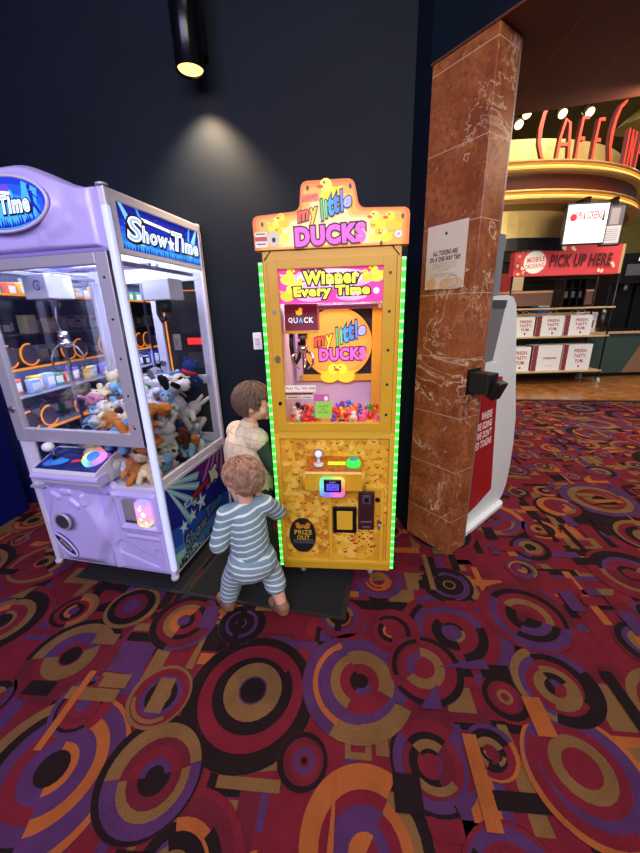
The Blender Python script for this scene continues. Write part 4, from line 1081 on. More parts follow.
# local x runs back along the passage, local -y faces the passage
ORL = lit('orange_led', 'ff9a2e', 1.0)
CABB = mat('cabinet_blue', '141d70', .4)
LNG = 3.0
m_ = MB(); m_.box(0, LNG, 0, .5, 0, .46, CABB, .01); m_.box(0, LNG, .46, .5, .46, 2.05, mat('cabinet_back', '39406a', .5)); m_.box(0, LNG, 0, .5, 1.98, 2.1, CABB, .01); m_.box(0, .03, .0, .5, .46, 2.0, CABB, .004); m_.box(LNG-.03, LNG, 0, .5, .46, 2.0, CABB, .004)
part(m_, 'carcass', pcab)
for z in (1.13, .585, 1.72):
    m_ = MB(); m_.box(.03, LNG-.03, .02, .46, z-.012, z, mat('shelf_grey', '6a6c80', .4)); m_.box(.03, LNG-.03, .004, .02, z-.014, z+.004, ORL); part(m_, 'shelf', pcab, 'shelf edged with an orange light line')
for z in (1.40, .86):
    m_ = MB(); m_.box(.03, LNG-.03, .16, .46, z-.012, z, mat('shelf_grey', '6a6c80', .4)); part(m_, 'shelf', pcab)
m_ = MB()
for x in (.7, 1.42, 2.2): m_.box(x, x+.04, .0, .03, .46, 2.0, mat('cabinet_post', '8f96c8', .4, .3), .004)
part(m_, 'post', pcab)
for z, S_ in ((1.235, (.14, .34, .77, .93, 1.29, 1.98, 2.15, 2.48)), (.685, (.17, .37, .77, .94, 1.28, 1.9, 2.08, 2.36))):
    for s_ in S_:
        m_ = MB(); m_.cyl((s_, .03, z), (s_, .02, z), .083, mat('ring_disc', '8a82a4', .5, var=.3, nscale=120), n=28)
        m_.tube([(s_+.088*math.cos(t), .018, z+.088*math.sin(t)) for t in [R(75)+R(250)*i/26 for i in range(27)]], .0065, ORL, 6)
        part(m_, 'round_light', pcab, 'round opening with an orange lit rim')
lamp('cabinet_lamp', 'AREA', (1.5, .2, 1.96), 26, 'e6e8ff', (0, 0, 0), 2.8, .3, pcab)
lamp('cabinet_lamp', 'AREA', (1.5, .2, 1.11), 20, 'dfe2ff', (0, 0, 0), 2.8, .3, pcab)
MP = Matrix.Translation((-2.475, 2.72, 0)) @ Matrix.Rotation(R(90-5.45), 4, 'Z')
rng = random.Random(8)
pcols = ['c8ccd8', 'e6e2d0', '3a4aa8', 'd8b04a', '6a58b8', '8fa8d8', '2a2c3c', 'b0b4c4', 'd2603a', '4a8a6a']
def prize(col):
    t = thing('boxed_prize', 'x', 'prize'); m = mat('prize_'+col, col, .4)
    b = MB(); b.box(-.05, .05, -.035, .035, 0, .13, m, .006); part(b, 'box', t)
    b = MB(); b.box(-.04, .04, -.0365, -.034, .03, .1, mat('prize_label', 'd8dae4', .4)); part(b, 'label', t)
    return t
pr = {}
for z, nm in ((1.40, 'upper plain shelf'), (.86, 'lower plain shelf'), (1.13, 'upper orange-lit shelf'), (.585, 'lower orange-lit shelf'), (1.72, 'topmost orange-lit shelf')):
    x = .1
    while x < LNG-.1:
        c = rng.choice(pcols)
        if c not in pr: o = pr[c] = prize(c)
        else: o = copy_tree(pr[c])
        sc = rng.uniform(.75, 1.25)
        y = rng.uniform(.26, .38)
        o.matrix_world = MP @ Matrix.Translation((x, y, z)) @ Matrix.Rotation(rng.uniform(-.15, .15), 4, 'Z') @ Matrix.Diagonal((sc, sc, sc, 1))
        o['label'] = 'small boxed prize on the %s of the prize cabinet' % nm; o['group'] = 'prizes on the %s' % nm
        x += .1*sc+rng.uniform(.005, .035)
# upright game with orange outline further back in the passage
um = thing('arcade_cabinet', 'dark upright cabinet outlined in orange light behind the claw machine', 'arcade machine', (-1.62, 4.75, 0), R(-8))
m_ = MB(); m_.box(-.42, .42, 0, .6, 0, 2.0, mat('upright_dark', '23242e', .35), .01); part(m_, 'carcass', um)
m_ = MB()
m_.tube([(-.36, -.01, .75), (-.36, -.01, 1.82), (.36, -.01, 1.82), (.36, -.01, .75)], .011, ORL, 6, closed=True); part(m_, 'outline_light', um, 'orange light outline')
m_ = MB(); m_.box(-.16, .2, -.02, .01, 1.3, 1.62, mat('upright_screen', '4a4a5c', .2), .004); m_.box(-.08, .12, -.025, -.015, 1.16, 1.24, lit('red_display', 'ff2a2a', 1.6)); part(m_, 'display', um, 'small red display')
m_ = MB(); m_.box(-.1, .14, -.03, .01, .85, 1.05, mat('upright_plate', '55545e', .4), .004); part(m_, 'coin_plate', um)

# ================================================================== SMALL THINGS ON FLOOR AND WALL
MATB = mat('mat_pile', '131517', .95, var=.5, nscale=300, bump=.6, bscale=500)
RIM = mat('mat_rubber', '1c1d20', .6)
def floor_mat(label, pts):
    t = thing('floor_mat', label, 'mat', (pts[0][0], pts[0][1], 0)); q = [(x-pts[0][0], y-pts[0][1]) for x, y in pts]
    cx, cy = sum(p[0] for p in q)/4, sum(p[1] for p in q)/4
    q2 = [(x+(cx-x)/math.hypot(cx-x, cy-y)*.035, y+(cy-y)/math.hypot(cx-x, cy-y)*.035) for x, y in q]
    b = MB(); b.prism(q, .0095, .0125, RIM, 'z'); part(b, 'rubber_border', t)
    b = MB(); b.prism(q2, .0125, .0155, MATB, 'z'); part(b, 'pile', t)
floor_mat('charcoal floor mat under the yellow duck machine and the toddler', [(-.80, 1.60), (.098, 1.39), (.26, 2.1), (-.62, 2.24)])
floor_mat('charcoal floor mat under the white claw machine', [(-1.52, 1.765), (-.805, 1.60), (-.68, 2.16), (-1.42, 2.33)])
# wall lamp
wl_ = thing('wall_lamp', 'black cylinder wall lamp shining down on the dark wall', 'lamp', (-.61, 2.28, 2.70), R(-5.45))
m_ = MB(); m_.lathe([(.062, .02), (.07, 0), (.072, .002), (.072, .62), (.06, .63)], mat('lamp_black', '16181c', .18, .6), 32, caps=False); m_.cyl((0, 0, .62), (0, 0, .632), .07, BLACK); part(m_, 'housing', wl_)
n = NT('lamp_lens', .3); n.b.inputs['Emission Color'].default_value = hx('ffc872'); n.b.inputs['Emission Strength'].default_value = 2.2; n.b.inputs['Base Color'].default_value = hx('e0b060'); n.bump(n.noise(90, 2), .3)
m_ = MB(); m_.cyl((0, 0, .012), (0, 0, .02), .062, n.m, n=32); part(m_, 'lens', wl_, 'glowing warm lens')
m_ = MB(); m_.box(-.05, .05, .06, .158, .12, .3, mat('lamp_black', '16181c', .25), .004); part(m_, 'bracket', wl_)
lamp('wall_spot', 'SPOT', (0, .0, -.005), 95, 'ffd9a8', (R(7), 0, 0), .03, parent=wl_, spot=100, blend=.8)
sw = thing('wall_switch', 'small white socket plate on the dark wall left of the duck machine', 'switch', (-.40, 2.4175, 1.28), R(-5.45))
m_ = MB(); m_.box(-.03, .03, -.012, 0, 0, .11, WHITE, .004); part(m_, 'plate', sw)
m_ = MB(); m_.box(-.014, .014, -.018, -.01, .03, .08, mat('switch_grey', 'c4c4ca', .4), .003); part(m_, 'rocker', sw)

# poster and stickers on the pillar (same frame as the pillar)
PR = math.atan2(PILF.y, PILF.x)+PI
def on_pillar(name, label, cat): return thing(name, label, cat, (.782, 1.87, 0), PR)
po = on_pillar('poster', 'cream notice about tokens taped to the left face of the marble pillar', 'poster')
CREAM = mat('poster_cream', 'd9cfba', .6)
m_ = MB(); m_.box(.053, .294, .0, .004, 1.607, 1.92, CREAM)
A = Art(m_, (0, .004, 0), (-1, 0, 0), (0, 0, 1))
for k in range(7): A.ell(-.09-.012*k, 1.63, .035, .028, mat('poster_peach_%d' % (k % 2), ('d8b078', 'c9b8a8')[k % 2], .6), 0, 16)
A.ell(-.25, 1.635, .03, .03, mat('poster_peach_0', 'd8b078', .6)); A.ring(-.12, 1.64, .03, .034, mat('poster_line', 'b0a49a', .6)); A.ring(-.15, 1.63, .022, .025, mat('poster_line', 'b0a49a', .6))
A.rect(-.294, 1.607, -.053, 1.6075, CREAM)
A.ell(-.174, 1.873, .007, .007, EYE)
A.text('ALL TOKENS ARE', -.174, 1.785, .15, .022, EYE, 0, .02); A.text('ON A ONE-WAY TRIP', -.174, 1.755, .185, .022, EYE, 0, .02)
TX = mat('poster_text', '5a534a', .6)
for k, (t, ww) in enumerate((('Tokens are sold for games only and are', .15), ('not exchangeable for cash or credit', .14), ('and cannot be used for other purchases', .15), ('at this location.', .07), ('', 0), ('Please ask a member of the team', .12), ('if you need any help with a machine today.', .17))):
    if t: A.text(t, -.174, 1.733-k*.0105, ww, .006, TX)
part(m_, 'sheet', po)
stk = on_pillar('sticker', 'small faded red sticker on the right face of the marble pillar', 'sticker')
m_ = MB(); m_.box(-.0015, 0, -.175, -.06, 1.49, 1.60, mat('sticker_faded', '8a4028', .5))
A = Art(m_, (-.0015, 0, 0), (0, -1, 0), (0, 0, 1))
A.rect(.075, 1.51, .10, 1.58, mat('sticker_pale', 'b88878', .5)); A.rect(.105, 1.51, .118, 1.58, mat('sticker_dark', '5a3a2a', .5)); A.rect(.122, 1.51, .15, 1.58, mat('sticker_amber', 'b8803a', .5)); A.rect(.07, 1.588, .12, 1.594, mat('sticker_pale', 'b88878', .5)); A.rect(.11, 1.497, .15, 1.502, mat('sticker_pale', 'b88878', .5))
part(m_, 'film', stk)
dv = on_pillar('tablet_mount', 'black boxy reader mount fixed to the right face of the marble pillar', 'device')
m_ = MB(); m_.box(-.012, 0, -.14, -.02, 1.05, 1.19, BLACK, .003); m_.box(-.125, -.01, -.125, -.03, 1.065, 1.175, mat('device_black', '141517', .5), .006); part(m_, 'housing', dv)
m_ = MB(); m_.box(-.165, -.12, -.13, -.05, 1.04, 1.14, BLACK, .008, Matrix.Translation((-.14, 0, 1.09)) @ Matrix.Rotation(-.4, 4, 'Y') @ Matrix.Translation((.14, 0, -1.09))); m_.box(-.15, -.135, -.12, -.1, 1.14, 1.16, mat('device_red', 'a81e28', .4), .003); part(m_, 'reader_head', dv, 'angled head with a red tab')

# ================================================================== TOKEN KIOSK
kk = thing('token_kiosk', 'tall white token kiosk with a red side panel behind the marble pillar', 'kiosk', (1.0, 2.125, 0), math.atan2(.648, .762))
KW = mat('kiosk_white', 'e2eaee', .35); KG = mat('kiosk_grey', '77757c', .3); KR = mat('kiosk_red', 'a3161c', .45)
prof = [(-.10, .03), (-.10, 1.56), (.22, 1.575), (.31, 1.565), (.37, 1.52), (.405, 1.44), (.46, 1.25), (.56, .95), (.645, .70), (.672, .5), (.675, .3), (.65, .14), (.60, .06), (.55, .035), (.0, .03)]
m_ = MB(); m_.prism(prof, .0, .17, KW); part(m_, 'body', kk)
m_ = MB(); m_.prism([(-.10, .12), (-.10, 1.06), (.225, 1.06), (.29, .62), (.352, .21), (.18, .165)], -.006, .0, KR)
A = Art(m_, (0, -.006, 0), (1, 0, 0), (0, 0, 1))
for k, (t, ww) in enumerate((('WHERE', .15), ("WE'RE GOING", .27), ("WE DON'T", .21), ('NEED TOKENS', .28))):
    A.text(t, .20-ww/2+.012*k, .835-k*.066, ww, .05, mat('kiosk_letter', 'f0eeee', .5), 0, .025)
part(m_, 'side_panel', kk, 'red panel reading WHERE WE\'RE GOING WE DON\'T NEED TOKENS')
m_ = MB(); m_.prism([(-.1, 1.19), (.105, 1.19), (.19, 1.5), (-.1, 1.5)], -.008, .0, KG); m_.prism([(-.1, 1.5), (.19, 1.5), (.2, 1.545), (-.1, 1.545)], -.012, .0, mat('kiosk_dark', '4a4a50', .3)); part(m_, 'screen_bezel', kk, 'grey bezel')
m_ = MB(); m_.prism([(-.1, 1.08), (.22, 1.08), (.115, 1.18), (-.1, 1.18)], -.03, .0, KW); part(m_, 'ledge', kk)
m_ = MB(); m_.prism(rrect(-.10, -.04, .565, .18, .05), .0, .032, KW, 'z'); part(m_, 'foot_plate', kk)
m_ = MB(); m_.box(-.1, .15, .02, .05, 1.57, 1.9, mat('topper_grey', '7f8894', .35), .004, Matrix.Identity(4)); part(m_, 'topper', kk, 'grey upright header board')

# ================================================================== PEOPLE
SKIN = mat('skin', 'd9a48c', .55, var=.06, nscale=14)
EYEW = mat('eye_white', 'eeeae6', .3); IRIS = mat('iris', '3a2a1e', .2); LIP = mat('lip', 'b8685e', .5)
def hand(mb, w, d, n, side, k, m):
    """palm and five curled fingers: wrist w, pointing direction d, palm normal n, side=+1 thumb along d x n"""
    w, d, n = Vector(w), Vector(d).normalized(), Vector(n); n = (n-d*n.dot(d)).normalized(); t = d.cross(n)*side
    pc_ = w+d*(.03*k)
    for s_ in (-.35, .35): mb.caps(w+t*(.008*k*s_), w+d*(.045*k)+t*(.02*k*s_), .0105*k, .011*k, m, 10)
    for i, L in enumerate((.030, .034, .032, .025)):
        a = w+d*(.045*k)+t*((.017-.0115*i)*k); b = a+d*(L*.55*k)+n*(.004*k); c = b+d*(L*.4*k)+n*(.012*k)
        mb.caps(a, b, .0062*k, .0058*k, m, 8); mb.caps(b, c, .0058*k, .005*k, m, 8)
    a = w+d*(.016*k)+t*(.014*k); b = a+d*(.018*k)+t*(.014*k); c = b+d*(.014*k)+n*(.01*k); mb.caps(a, b, .0075*k, .0065*k, m, 8); mb.caps(b, c, .0065*k, .0055*k, m, 8)
def head_shape(mb, Hm, k, m):
    """Hm: head frame (local y = face). k scales a head 0.19 tall"""
    mb.ball((0, -.005*k, .012*k), (.078*k, .092*k, .086*k), m, 24, 16, M=Hm)
    mb.ball((0, .028*k, -.03*k), (.06*k, .06*k, .06*k), m, 20, 12, M=Hm)
    for s_ in (-1, 1):
        mb.ball((s_*.035*k, .045*k, -.03*k), (.032*k, .03*k, .03*k), m, 14, 10, M=Hm)
        mb.ball((s_*.078*k, -.005*k, -.012*k), (.012*k, .02*k, .026*k), m, 12, 8, M=Hm)
    mb.ball((0, .093*k, -.018*k), (.012*k, .014*k, .012*k), m, 10, 8, M=Hm); mb.ball((0, .086*k, .0), (.009*k, .012*k, .02*k), m, 10, 8, M=Hm)
    mb.ball((0, .07*k, -.07*k), (.024*k, .022*k, .018*k), m, 12, 8, M=Hm)
    for s_ in (-1, 1): mb.ball((s_*.012*k, .082*k, -.046*k), (.014*k, .01*k, .006*k), m, 8, 6, M=Hm)
def face_bits(par, Hm, k, brow):
    b = MB()
    for s_ in (-1, 1):
        b.ball((s_*.031*k, .074*k, .004*k), (.012*k, .01*k, .009*k), EYEW, 12, 8, M=Hm); b.ball((s_*.032*k, .0815*k, .004*k), (.0062*k, .0045*k, .0062*k), IRIS, 10, 8, M=Hm)
    part(b, 'eyes', par)
    b = MB()
    for s_ in (-1, 1): b.tube([Hm @ Vector((s_*x*k, y*k, z*k)) for x, y, z in ((.018, .084, .022), (.034, .08, .026), (.05, .068, .021))], .0028*k, brow, 6)
    part(b, 'eyebrows', par)
    b = MB(); b.tube([Hm @ Vector((x*k, (.089-.6*x*x*10)*k, (-.047+abs(x)*.1)*k)) for x in (-.02, -.01, 0, .01, .02)], .0035*k, LIP, 6); part(b, 'mouth', par)
def hair(par, Hm, k, m, n_lock, curl, length, seed, face_y, nape, wd=.006, side_lim=.60):
    """scalp shell plus many tapering locks combed over it"""
    g = random.Random(seed); b = MB()
    vs = []; fs = []; S1, S2 = 28, 16
    rx, ry, rz = .083*k, .099*k, .092*k
    keep = lambda th, ph: True
    for i in range(S2+1):
        th = PI*.74*i/S2
        for j in range(S1):
            ph = 2*PI*j/S1; x, y, z = math.sin(th)*math.cos(ph), math.sin(th)*math.sin(ph), math.cos(th)
            lim = PI*(.72 if y < -.2 else (side_lim if y < .35 else .36))
            th2 = min(th, lim)
            x, y, z = math.sin(th2)*math.cos(ph), math.sin(th2)*math.sin(ph), math.cos(th2)
            vs.append(tuple(Hm @ Vector((x*rx, y*ry-.006*k, z*rz+.014*k))))
    fs = [(i*S1+j, (i+1)*S1+j, (i+1)*S1+(j+1) % S1, i*S1+(j+1) % S1) for i in range(S2) for j in range(S1)]
    b.add(vs, fs, m, True)
    for q in range(n_lock):
        ph = g.uniform(0, 2*PI); th = math.acos(g.uniform(-.55, 1)); 
        y0 = math.sin(th)*math.sin(ph)
        if y0 > .35 and th > PI*.34: continue
        if -.2 < y0 <= .35 and th > PI*(side_lim-.04): continue
        path = []; rr = []; th1 = th; ph1 = ph; dph = g.uniform(-.5, .5)*curl; n_ = 6
        for s_ in range(n_):
            f = s_/(n_-1); lift = 1.0+.035+.05*math.sin(f*PI)*(.5+curl)*g.uniform(.6, 1.2)+(.05*f*curl)
            x, y, z = math.sin(th1)*math.cos(ph1), math.sin(th1)*math.sin(ph1), math.cos(th1)
            path.append(Hm @ Vector((x*rx*lift, y*ry*lift-.006*k, z*rz*lift+.014*k))); rr.append(wd*k*(1.0-.75*f) if f > 0 else wd*k*.6)
            th1 += length/n_*g.uniform(.7, 1.2); ph1 += dph/n_+curl*.25*math.sin(f*9+q)
            lim = PI*(.78 if math.sin(ph1) < -.2 else (side_lim+.02 if math.sin(ph1) < .45 else .43)); th1 = min(th1, lim)
        b.tube(path, rr, m, 6)
    return part(b, 'hair', par)

def stripes(name, a, c, freq, tilt, duty=.28, twist=0):
    n = NT(name, .9, .1); X = n.sep()
    v = n.math('ADD', X[2], n.math('ADD', n.math('MULTIPLY', X[0], tilt), n.math('MULTIPLY', n.noise(9, 2), .012)))
    fr = n.math('FRACT', n.math('MULTIPLY', v, freq)); e = n.range(n.math('ABSOLUTE', n.math('SUBTRACT', fr, .5)), duty/2, duty/2+.08, 1, 0)
    base = n.mix(n.range(n.noise(140, 3), .3, .7), a, a)
    n.t.links.new(n.mix(e, base, c), n.b.inputs['Base Color']); n.bump(n.noise(22, 4), .35, .015); return n.m
# ---- toddler
td = thing('person', 'toddler in a blue-grey striped outfit seen from behind between the two machines', 'person', (-.365, 1.475, 0), R(25))
HmT = Matrix.Translation((.005, .015, .775)) @ Matrix.Rotation(R(32), 4, 'Z') @ Matrix.Rotation(R(-8), 4, 'X') @ Matrix.Rotation(R(-6), 4, 'Y')
sh = {-1: (-.092, .0, .615), 1: (.092, .0, .62)}
el = {-1: (-.145, -.005, .475), 1: (.165, .045, .535)}
wr = {-1: (-.115, .095, .46), 1: (.135, .13, .565)}
hp = {-1: (-.05, 0, .33), 1: (.052, 0, .33)}
kn = {-1: (-.095, .06, .20), 1: (.098, -.015, .205)}
an = {-1: (-.128, .085, .06), 1: (.118, -.075, .06)}
b = MB()
b.caps((0, -.005, .34), (0, 0, .56), .082, .075, SKIN); b.caps((0, .02, .40), (0, .02, .48), .075, .07, SKIN); b.caps(sh[-1], sh[1], .04, .04, SKIN); b.caps((0, 0, .6), (.003, .008, .72), .037, .036, SKIN)
for s_ in (-1, 1):
    b.caps(sh[s_], el[s_], .031, .027, SKIN); b.caps(el[s_], wr[s_], .027, .02, SKIN)
    b.caps(hp[s_], kn[s_], .057, .043, SKIN); b.caps(kn[s_], an[s_], .042, .028, SKIN)
    dd = (Vector(wr[s_])-Vector(el[s_])).normalized(); hand(b, Vector(wr[s_])+dd*.008, dd, (0, 0, -1) if s_ < 0 else (-.5, .3, -1), -s_ if s_ < 0 else 1, .95, SKIN)
    fx_, fy_ = an[s_][0], an[s_][1]; tw = .35
    b.caps((fx_, fy_, .035), (fx_-.018, fy_+.075, .024), .026, .022, SKIN)
head_shape(b, HmT, .98, SKIN)
fuse(b, 'body', td, .0045, 3, [SKIN])
STR = stripes('striped_jersey', '7593a0', 'd6e4e2', 29, -.2, .18)
STRP = stripes('striped_jersey_leg', '7d99a6', 'd6e4e2', 31, .12, .2)
b = MB()
b.caps((0, -.008, .37), (0, -.002, .57), .1, .09, STR); b.caps((0, .02, .40), (0, .02, .5), .09, .085, STR); b.caps(sh[-1], sh[1], .05, .05, STR); b.caps((0, 0, .6), (0, .004, .645), .05, .042, STR)
for s_ in (-1, 1):
    b.caps(sh[s_], el[s_], .047, .046, STR); b.caps(el[s_], Vector(el[s_]).lerp(Vector(wr[s_]), .8), .046, .032, STR)
fuse(b, 'striped_top', td, .0055, 3, [STR])
b = MB()
b.caps((-.02, -.02, .335), (.02, -.02, .335), .104, .104, STRP); b.caps((0, 0, .34), (0, 0, .42), .098, .1, STRP)
for s_ in (-1, 1):
    b.caps(hp[s_], kn[s_], .07, .06, STRP)
    b.caps(kn[s_], Vector(kn[s_]).lerp(Vector(an[s_]), .72 if s_ < 0 else .28), .059, .05 if s_ < 0 else .058, STRP)
fuse(b, 'striped_trousers', td, .0055, 3, [STRP])
SHOE = mat('tan_leather', '8a6248', .6, var=.15, nscale=40); SOLE = mat('shoe_sole', '5a3c2c', .7)
for s_ in (-1, 1):
    fx_, fy_ = an[s_][0], an[s_][1]
    b = MB(); rot = Matrix.Translation((fx_, fy_, 0)) @ Matrix.Rotation(R(18), 4, 'Z')
    P = lambda x, y, z: rot @ Vector((x, y, z))
    b.caps(P(0, -.012, .034), P(0, .075, .03), .033, .031, SHOE); b.caps(P(0, -.012, .05), P(0, .005, .06), .034, .034, SHOE)
    so = fuse(b, 'shoe', td, .005, 3, [SHOE])
    b = MB(); out = []
    for i in range(24):
        t = 2*PI*i/24; yy = .032+.075*math.sin(t); out.append((.034*math.cos(t)*(1 if math.sin(t) > 0 else .88), yy))
    b.prism(out, .0158 if s_ < 0 else .0158, .026, SOLE, 'z', rot); part(b, 'sole', so)
    b = MB(); b.tube([P(-.034, .03, .036), P(-.02, .032, .062), (P(.02, .032, .062)), P(.034, .03, .036)], .006, SOLE, 6); part(b, 'strap', so)
face_bits(td, HmT, .98, mat('brow_fair', '8a6a4a', .8))
HAIRT = mat('hair_fair', 'a07c66', .75, var=.45, nscale=40, bump=.5, bscale=160)
hair(td, HmT, .97, HAIRT, 900, .95, .95, 3, .3, .7, .0042, .5)
# ---- older child
ch = thing('person', 'brown-haired child in a cream quilted vest looking at the duck machine', 'person', (-.41, 1.85, 0), R(-48))
HmC = Matrix.Translation((.035, .04, 1.05)) @ Matrix.Rotation(R(-36), 4, 'Z') @ Matrix.Rotation(R(-6), 4, 'X')
sh = {-1: (-.115, .0, .875), 1: (.115, .0, .875)}; el = {-1: (-.14, .05, .71), 1: (.14, .055, .715)}; wr = {-1: (-.12, .10, .64), 1: (.115, .095, .64)}
hp = {-1: (-.062, 0, .53), 1: (.062, 0, .53)}; kn = {-1: (-.068, .01, .30), 1: (.068, .01, .30)}; an = {-1: (-.07, -.005, .075), 1: (.07, -.005, .075)}
b = MB()
b.caps((0, 0, .55), (0, 0, .8), .085, .09, SKIN); b.caps(sh[-1], sh[1], .034, .034, SKIN); b.caps((0, 0, .86), (.03, .03, 1.0), .04, .038, SKIN)
for s_ in (-1, 1):
    b.caps(sh[s_], el[s_], .034, .029, SKIN); b.caps(el[s_], wr[s_], .029, .022, SKIN)
    b.caps(hp[s_], kn[s_], .062, .045, SKIN); b.caps(kn[s_], an[s_], .046, .03, SKIN)
    dd = (Vector(wr[s_])-Vector(el[s_])).normalized(); hand(b, Vector(wr[s_])+dd*.008, dd, (-s_, .2, -.3), 1 if s_ > 0 else -1, 1.05, SKIN)
    b.caps((an[s_][0], -.01, .045), (an[s_][0], .1, .035), .032, .026, SKIN)
head_shape(b, HmC, 1.05, SKIN)
fuse(b, 'body', ch, .005, 3, [SKIN])
SLV = mat('green_sleeve', '2c3a30', .8, var=.15, nscale=30)
b = MB()
b.caps((0, 0, .56), (0, 0, .8), .1, .1, SLV); b.caps((-.09, 0, .87), (.09, 0, .87), .044, .044, SLV); b.caps((0, 0, .86), (0.01, .012, .915), .048, .045, SLV)
for s_ in (-1, 1): b.caps(Vector(sh[s_]).lerp(Vector(el[s_]), .22), el[s_], .046, .041, SLV); b.caps(el[s_], Vector(el[s_]).lerp(Vector(wr[s_]), .92), .041, .031, SLV)
fuse(b, 'shirt', ch, .0055, 3, [SLV])
n = NT('cream_quilt', .85, .15); X = n.sep()
q1 = n.math('ABSOLUTE', n.math('SINE', n.math('MULTIPLY', n.math('ADD', X[2], n.math('MULTIPLY', X[1], .35)), 62))); q2 = n.math('ABSOLUTE', n.math('SINE', n.math('MULTIPLY', n.math('ADD', n.math('ADD', X[0], X[1]), n.math('MULTIPLY', X[2], -.3)), 48)))
qm = n.math('MINIMUM', n.range(q1, 0, .35), n.range(q2, 0, .35))
n.t.links.new(n.mix(n.range(n.noise(60, 3), .3, .7), 'cdbd9f', 'ddcfb4'), n.b.inputs['Base Color']); n.bump(n.math('ADD', qm, n.math('MULTIPLY', n.noise(30, 3), .5)), .5, .008)
b = MB(); b.caps((0, 0, .54), (0, 0, .80), .128, .122, n.m); b.caps((-.098, 0, .862), (.098, 0, .862), .068, .068, n.m); b.caps((0, .0, .83), (.01, .01, .91), .07, .058, n.m)
b.caps((0, -.015, .62), (0, -.015, .8), .125, .12, n.m)
fuse(b, 'quilted_vest', ch, .0055, 3, [n.m])
DEN = mat('dark_trousers', '20242e', .8, var=.1, nscale=60)
b = MB(); b.caps((-.02, 0, .53), (.02, 0, .53), .112, .112, DEN)
for s_ in (-1, 1): b.caps(hp[s_], kn[s_], .076, .062, DEN); b.caps(kn[s_], (an[s_][0], an[s_][1], .1), .061, .052, DEN)
fuse(b, 'trousers', ch, .006, 3, [DEN])
for s_ in (-1, 1):
    b = MB(); b.caps((an[s_][0], -.02, .048), (an[s_][0], .105, .04), .038, .034, mat('dark_shoe', '2a2a30', .6)); b.caps((an[s_][0], -.01, .06), (an[s_][0], 0, .085), .038, .038, mat('dark_shoe', '2a2a30', .6))
    b.box(an[s_][0]-.034, an[s_][0]+.034, -.05, .13, .016, .03, mat('dark_shoe', '2a2a30', .6), .006)
    fuse(b, 'shoe', ch, .006, 3)
face_bits(ch, HmC, 1.05, mat('brow_brown', '3a281e', .8))
HAIRC = mat('hair_brown', '5e463a', .6, var=.3, nscale=60, bump=.5, bscale=180)
hair(ch, HmC, 1.05, HAIRC, 900, .22, 1.0, 6, .35, .7, .0055)
# ================================================================== CAFE
CX, CY, CR = 3.5, 9.5, 3.3
MCY = Matrix.Translation((CX, CY, 0))
BRASS = mat('brass', 'dcb876', .36, .7, var=.08, nscale=6)
BRASSL = mat('brass_panel', 'dcc07c', .45, .45, var=.12, nscale=4)
NEON = lit('amber_neon', 'ffc060', 1.3)
WOODB = mat('dark_brown_fascia', '4a2015', .3, var=.1, nscale=3)
cn = thing('canopy', 'round brass and brown canopy with amber light lines above the cafe counter', 'canopy', (CX, CY, 0))
def ringpart(prof, m, name, label=None, n=96):
    b = MB(); k = len(prof)
    vs = [(r*math.cos(2*PI*j/n), r*math.sin(2*PI*j/n), z) for r, z in prof for j in range(n)]
    fs = [(i*n+j, i*n+(j+1) % n, ((i+1) % k)*n+(j+1) % n, ((i+1) % k)*n+j) for i in range(k) for j in range(n)]
    b.add(vs, fs, m, False)
    o = part(b, name, cn, label); return o
ringpart([(CR-.06, 3.17), (CR-.06, 3.44), (CR-.12, 3.44), (CR-.12, 3.17)], WOODB, 'fascia', 'dark brown band')
for z in (3.14, 3.525):
    ringpart([(CR-.1, z-.085), (CR+.03, z-.075), (CR+.05, z-.05), (CR+.03, z-.028), (CR-.02, z-.022), (CR-.02, z+.022), (CR+.03, z+.028), (CR+.05, z+.05), (CR+.03, z+.075), (CR-.1, z+.085)], BRASS, 'rail', 'brass rail')
    b = MB(); b.tube([((CR-.002)*math.cos(2*PI*j/96), (CR-.002)*math.sin(2*PI*j/96), z) for j in range(96)], .011, NEON, 8, closed=True); part(b, 'light_line', cn, 'amber light line')
ringpart([(2.95, 3.5), (2.95, 4.0), (2.9, 4.0), (2.9, 3.5)], BRASSL, 'upper_drum', 'brass drum behind the letters')
ringpart([(CR-.1, 3.58), (CR-.1, 3.6), (2.9, 3.6), (2.9, 3.58)], BRASS, 'deck')
ringpart([(2.75, 2.62), (2.75, 3.1), (2.7, 3.1), (2.7, 2.62)], BRASSL, 'lower_drum', 'brass panel ring')
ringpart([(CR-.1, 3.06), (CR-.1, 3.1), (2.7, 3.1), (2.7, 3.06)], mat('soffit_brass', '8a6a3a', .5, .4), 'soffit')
ringpart([(2.8, 2.44), (2.8, 2.64), (2.5, 2.64), (2.5, 2.44)], BLACK, 'black_band', 'black lower band')
# standing letters
sg = thing('cafe_sign', 'tall red standing letters CAFE CINE on top of the round canopy', 'sign', (CX, CY, 3.6))
RED = lit('letter_red', 'd8402c', .35); LSIDE = mat('letter_side', '5a2430', .5)
def strokes(ch):
    w = .17
    if ch == 'C': 
        o = [(.10-.22*math.cos(a)*1.0+.04, .36+.36*math.sin(a)) for a in [R(78)-R(150)*i/12 for i in range(13)]]
        return [[(.30, .74), (.17, .66), (.08, .52), (.03, .36), (.02, .2), (.06, .06), (.10, .0)]], .062
    if ch == 'A': return [[(.0, 0), (.05, .26), (.13, .46), (.2, .42), (.21, .2), (.22, 0)], [(.04, .18), (.21, .18)]], .05
    if ch in 'FE':
        s_ = [[(.03, 0), (.06, .24), (.11, .48), (.22, .49)], [(.06, .25), (.17, .25)]]
        return s_, .05
    if ch == 'I': return [[(.05, 0), (.09, .46)]], .045
    if ch == 'N': return [[(.0, 0), (.05, .46)], [(.05, .46), (.13, .02)], [(.13, .0), (.18, .46)]], .045
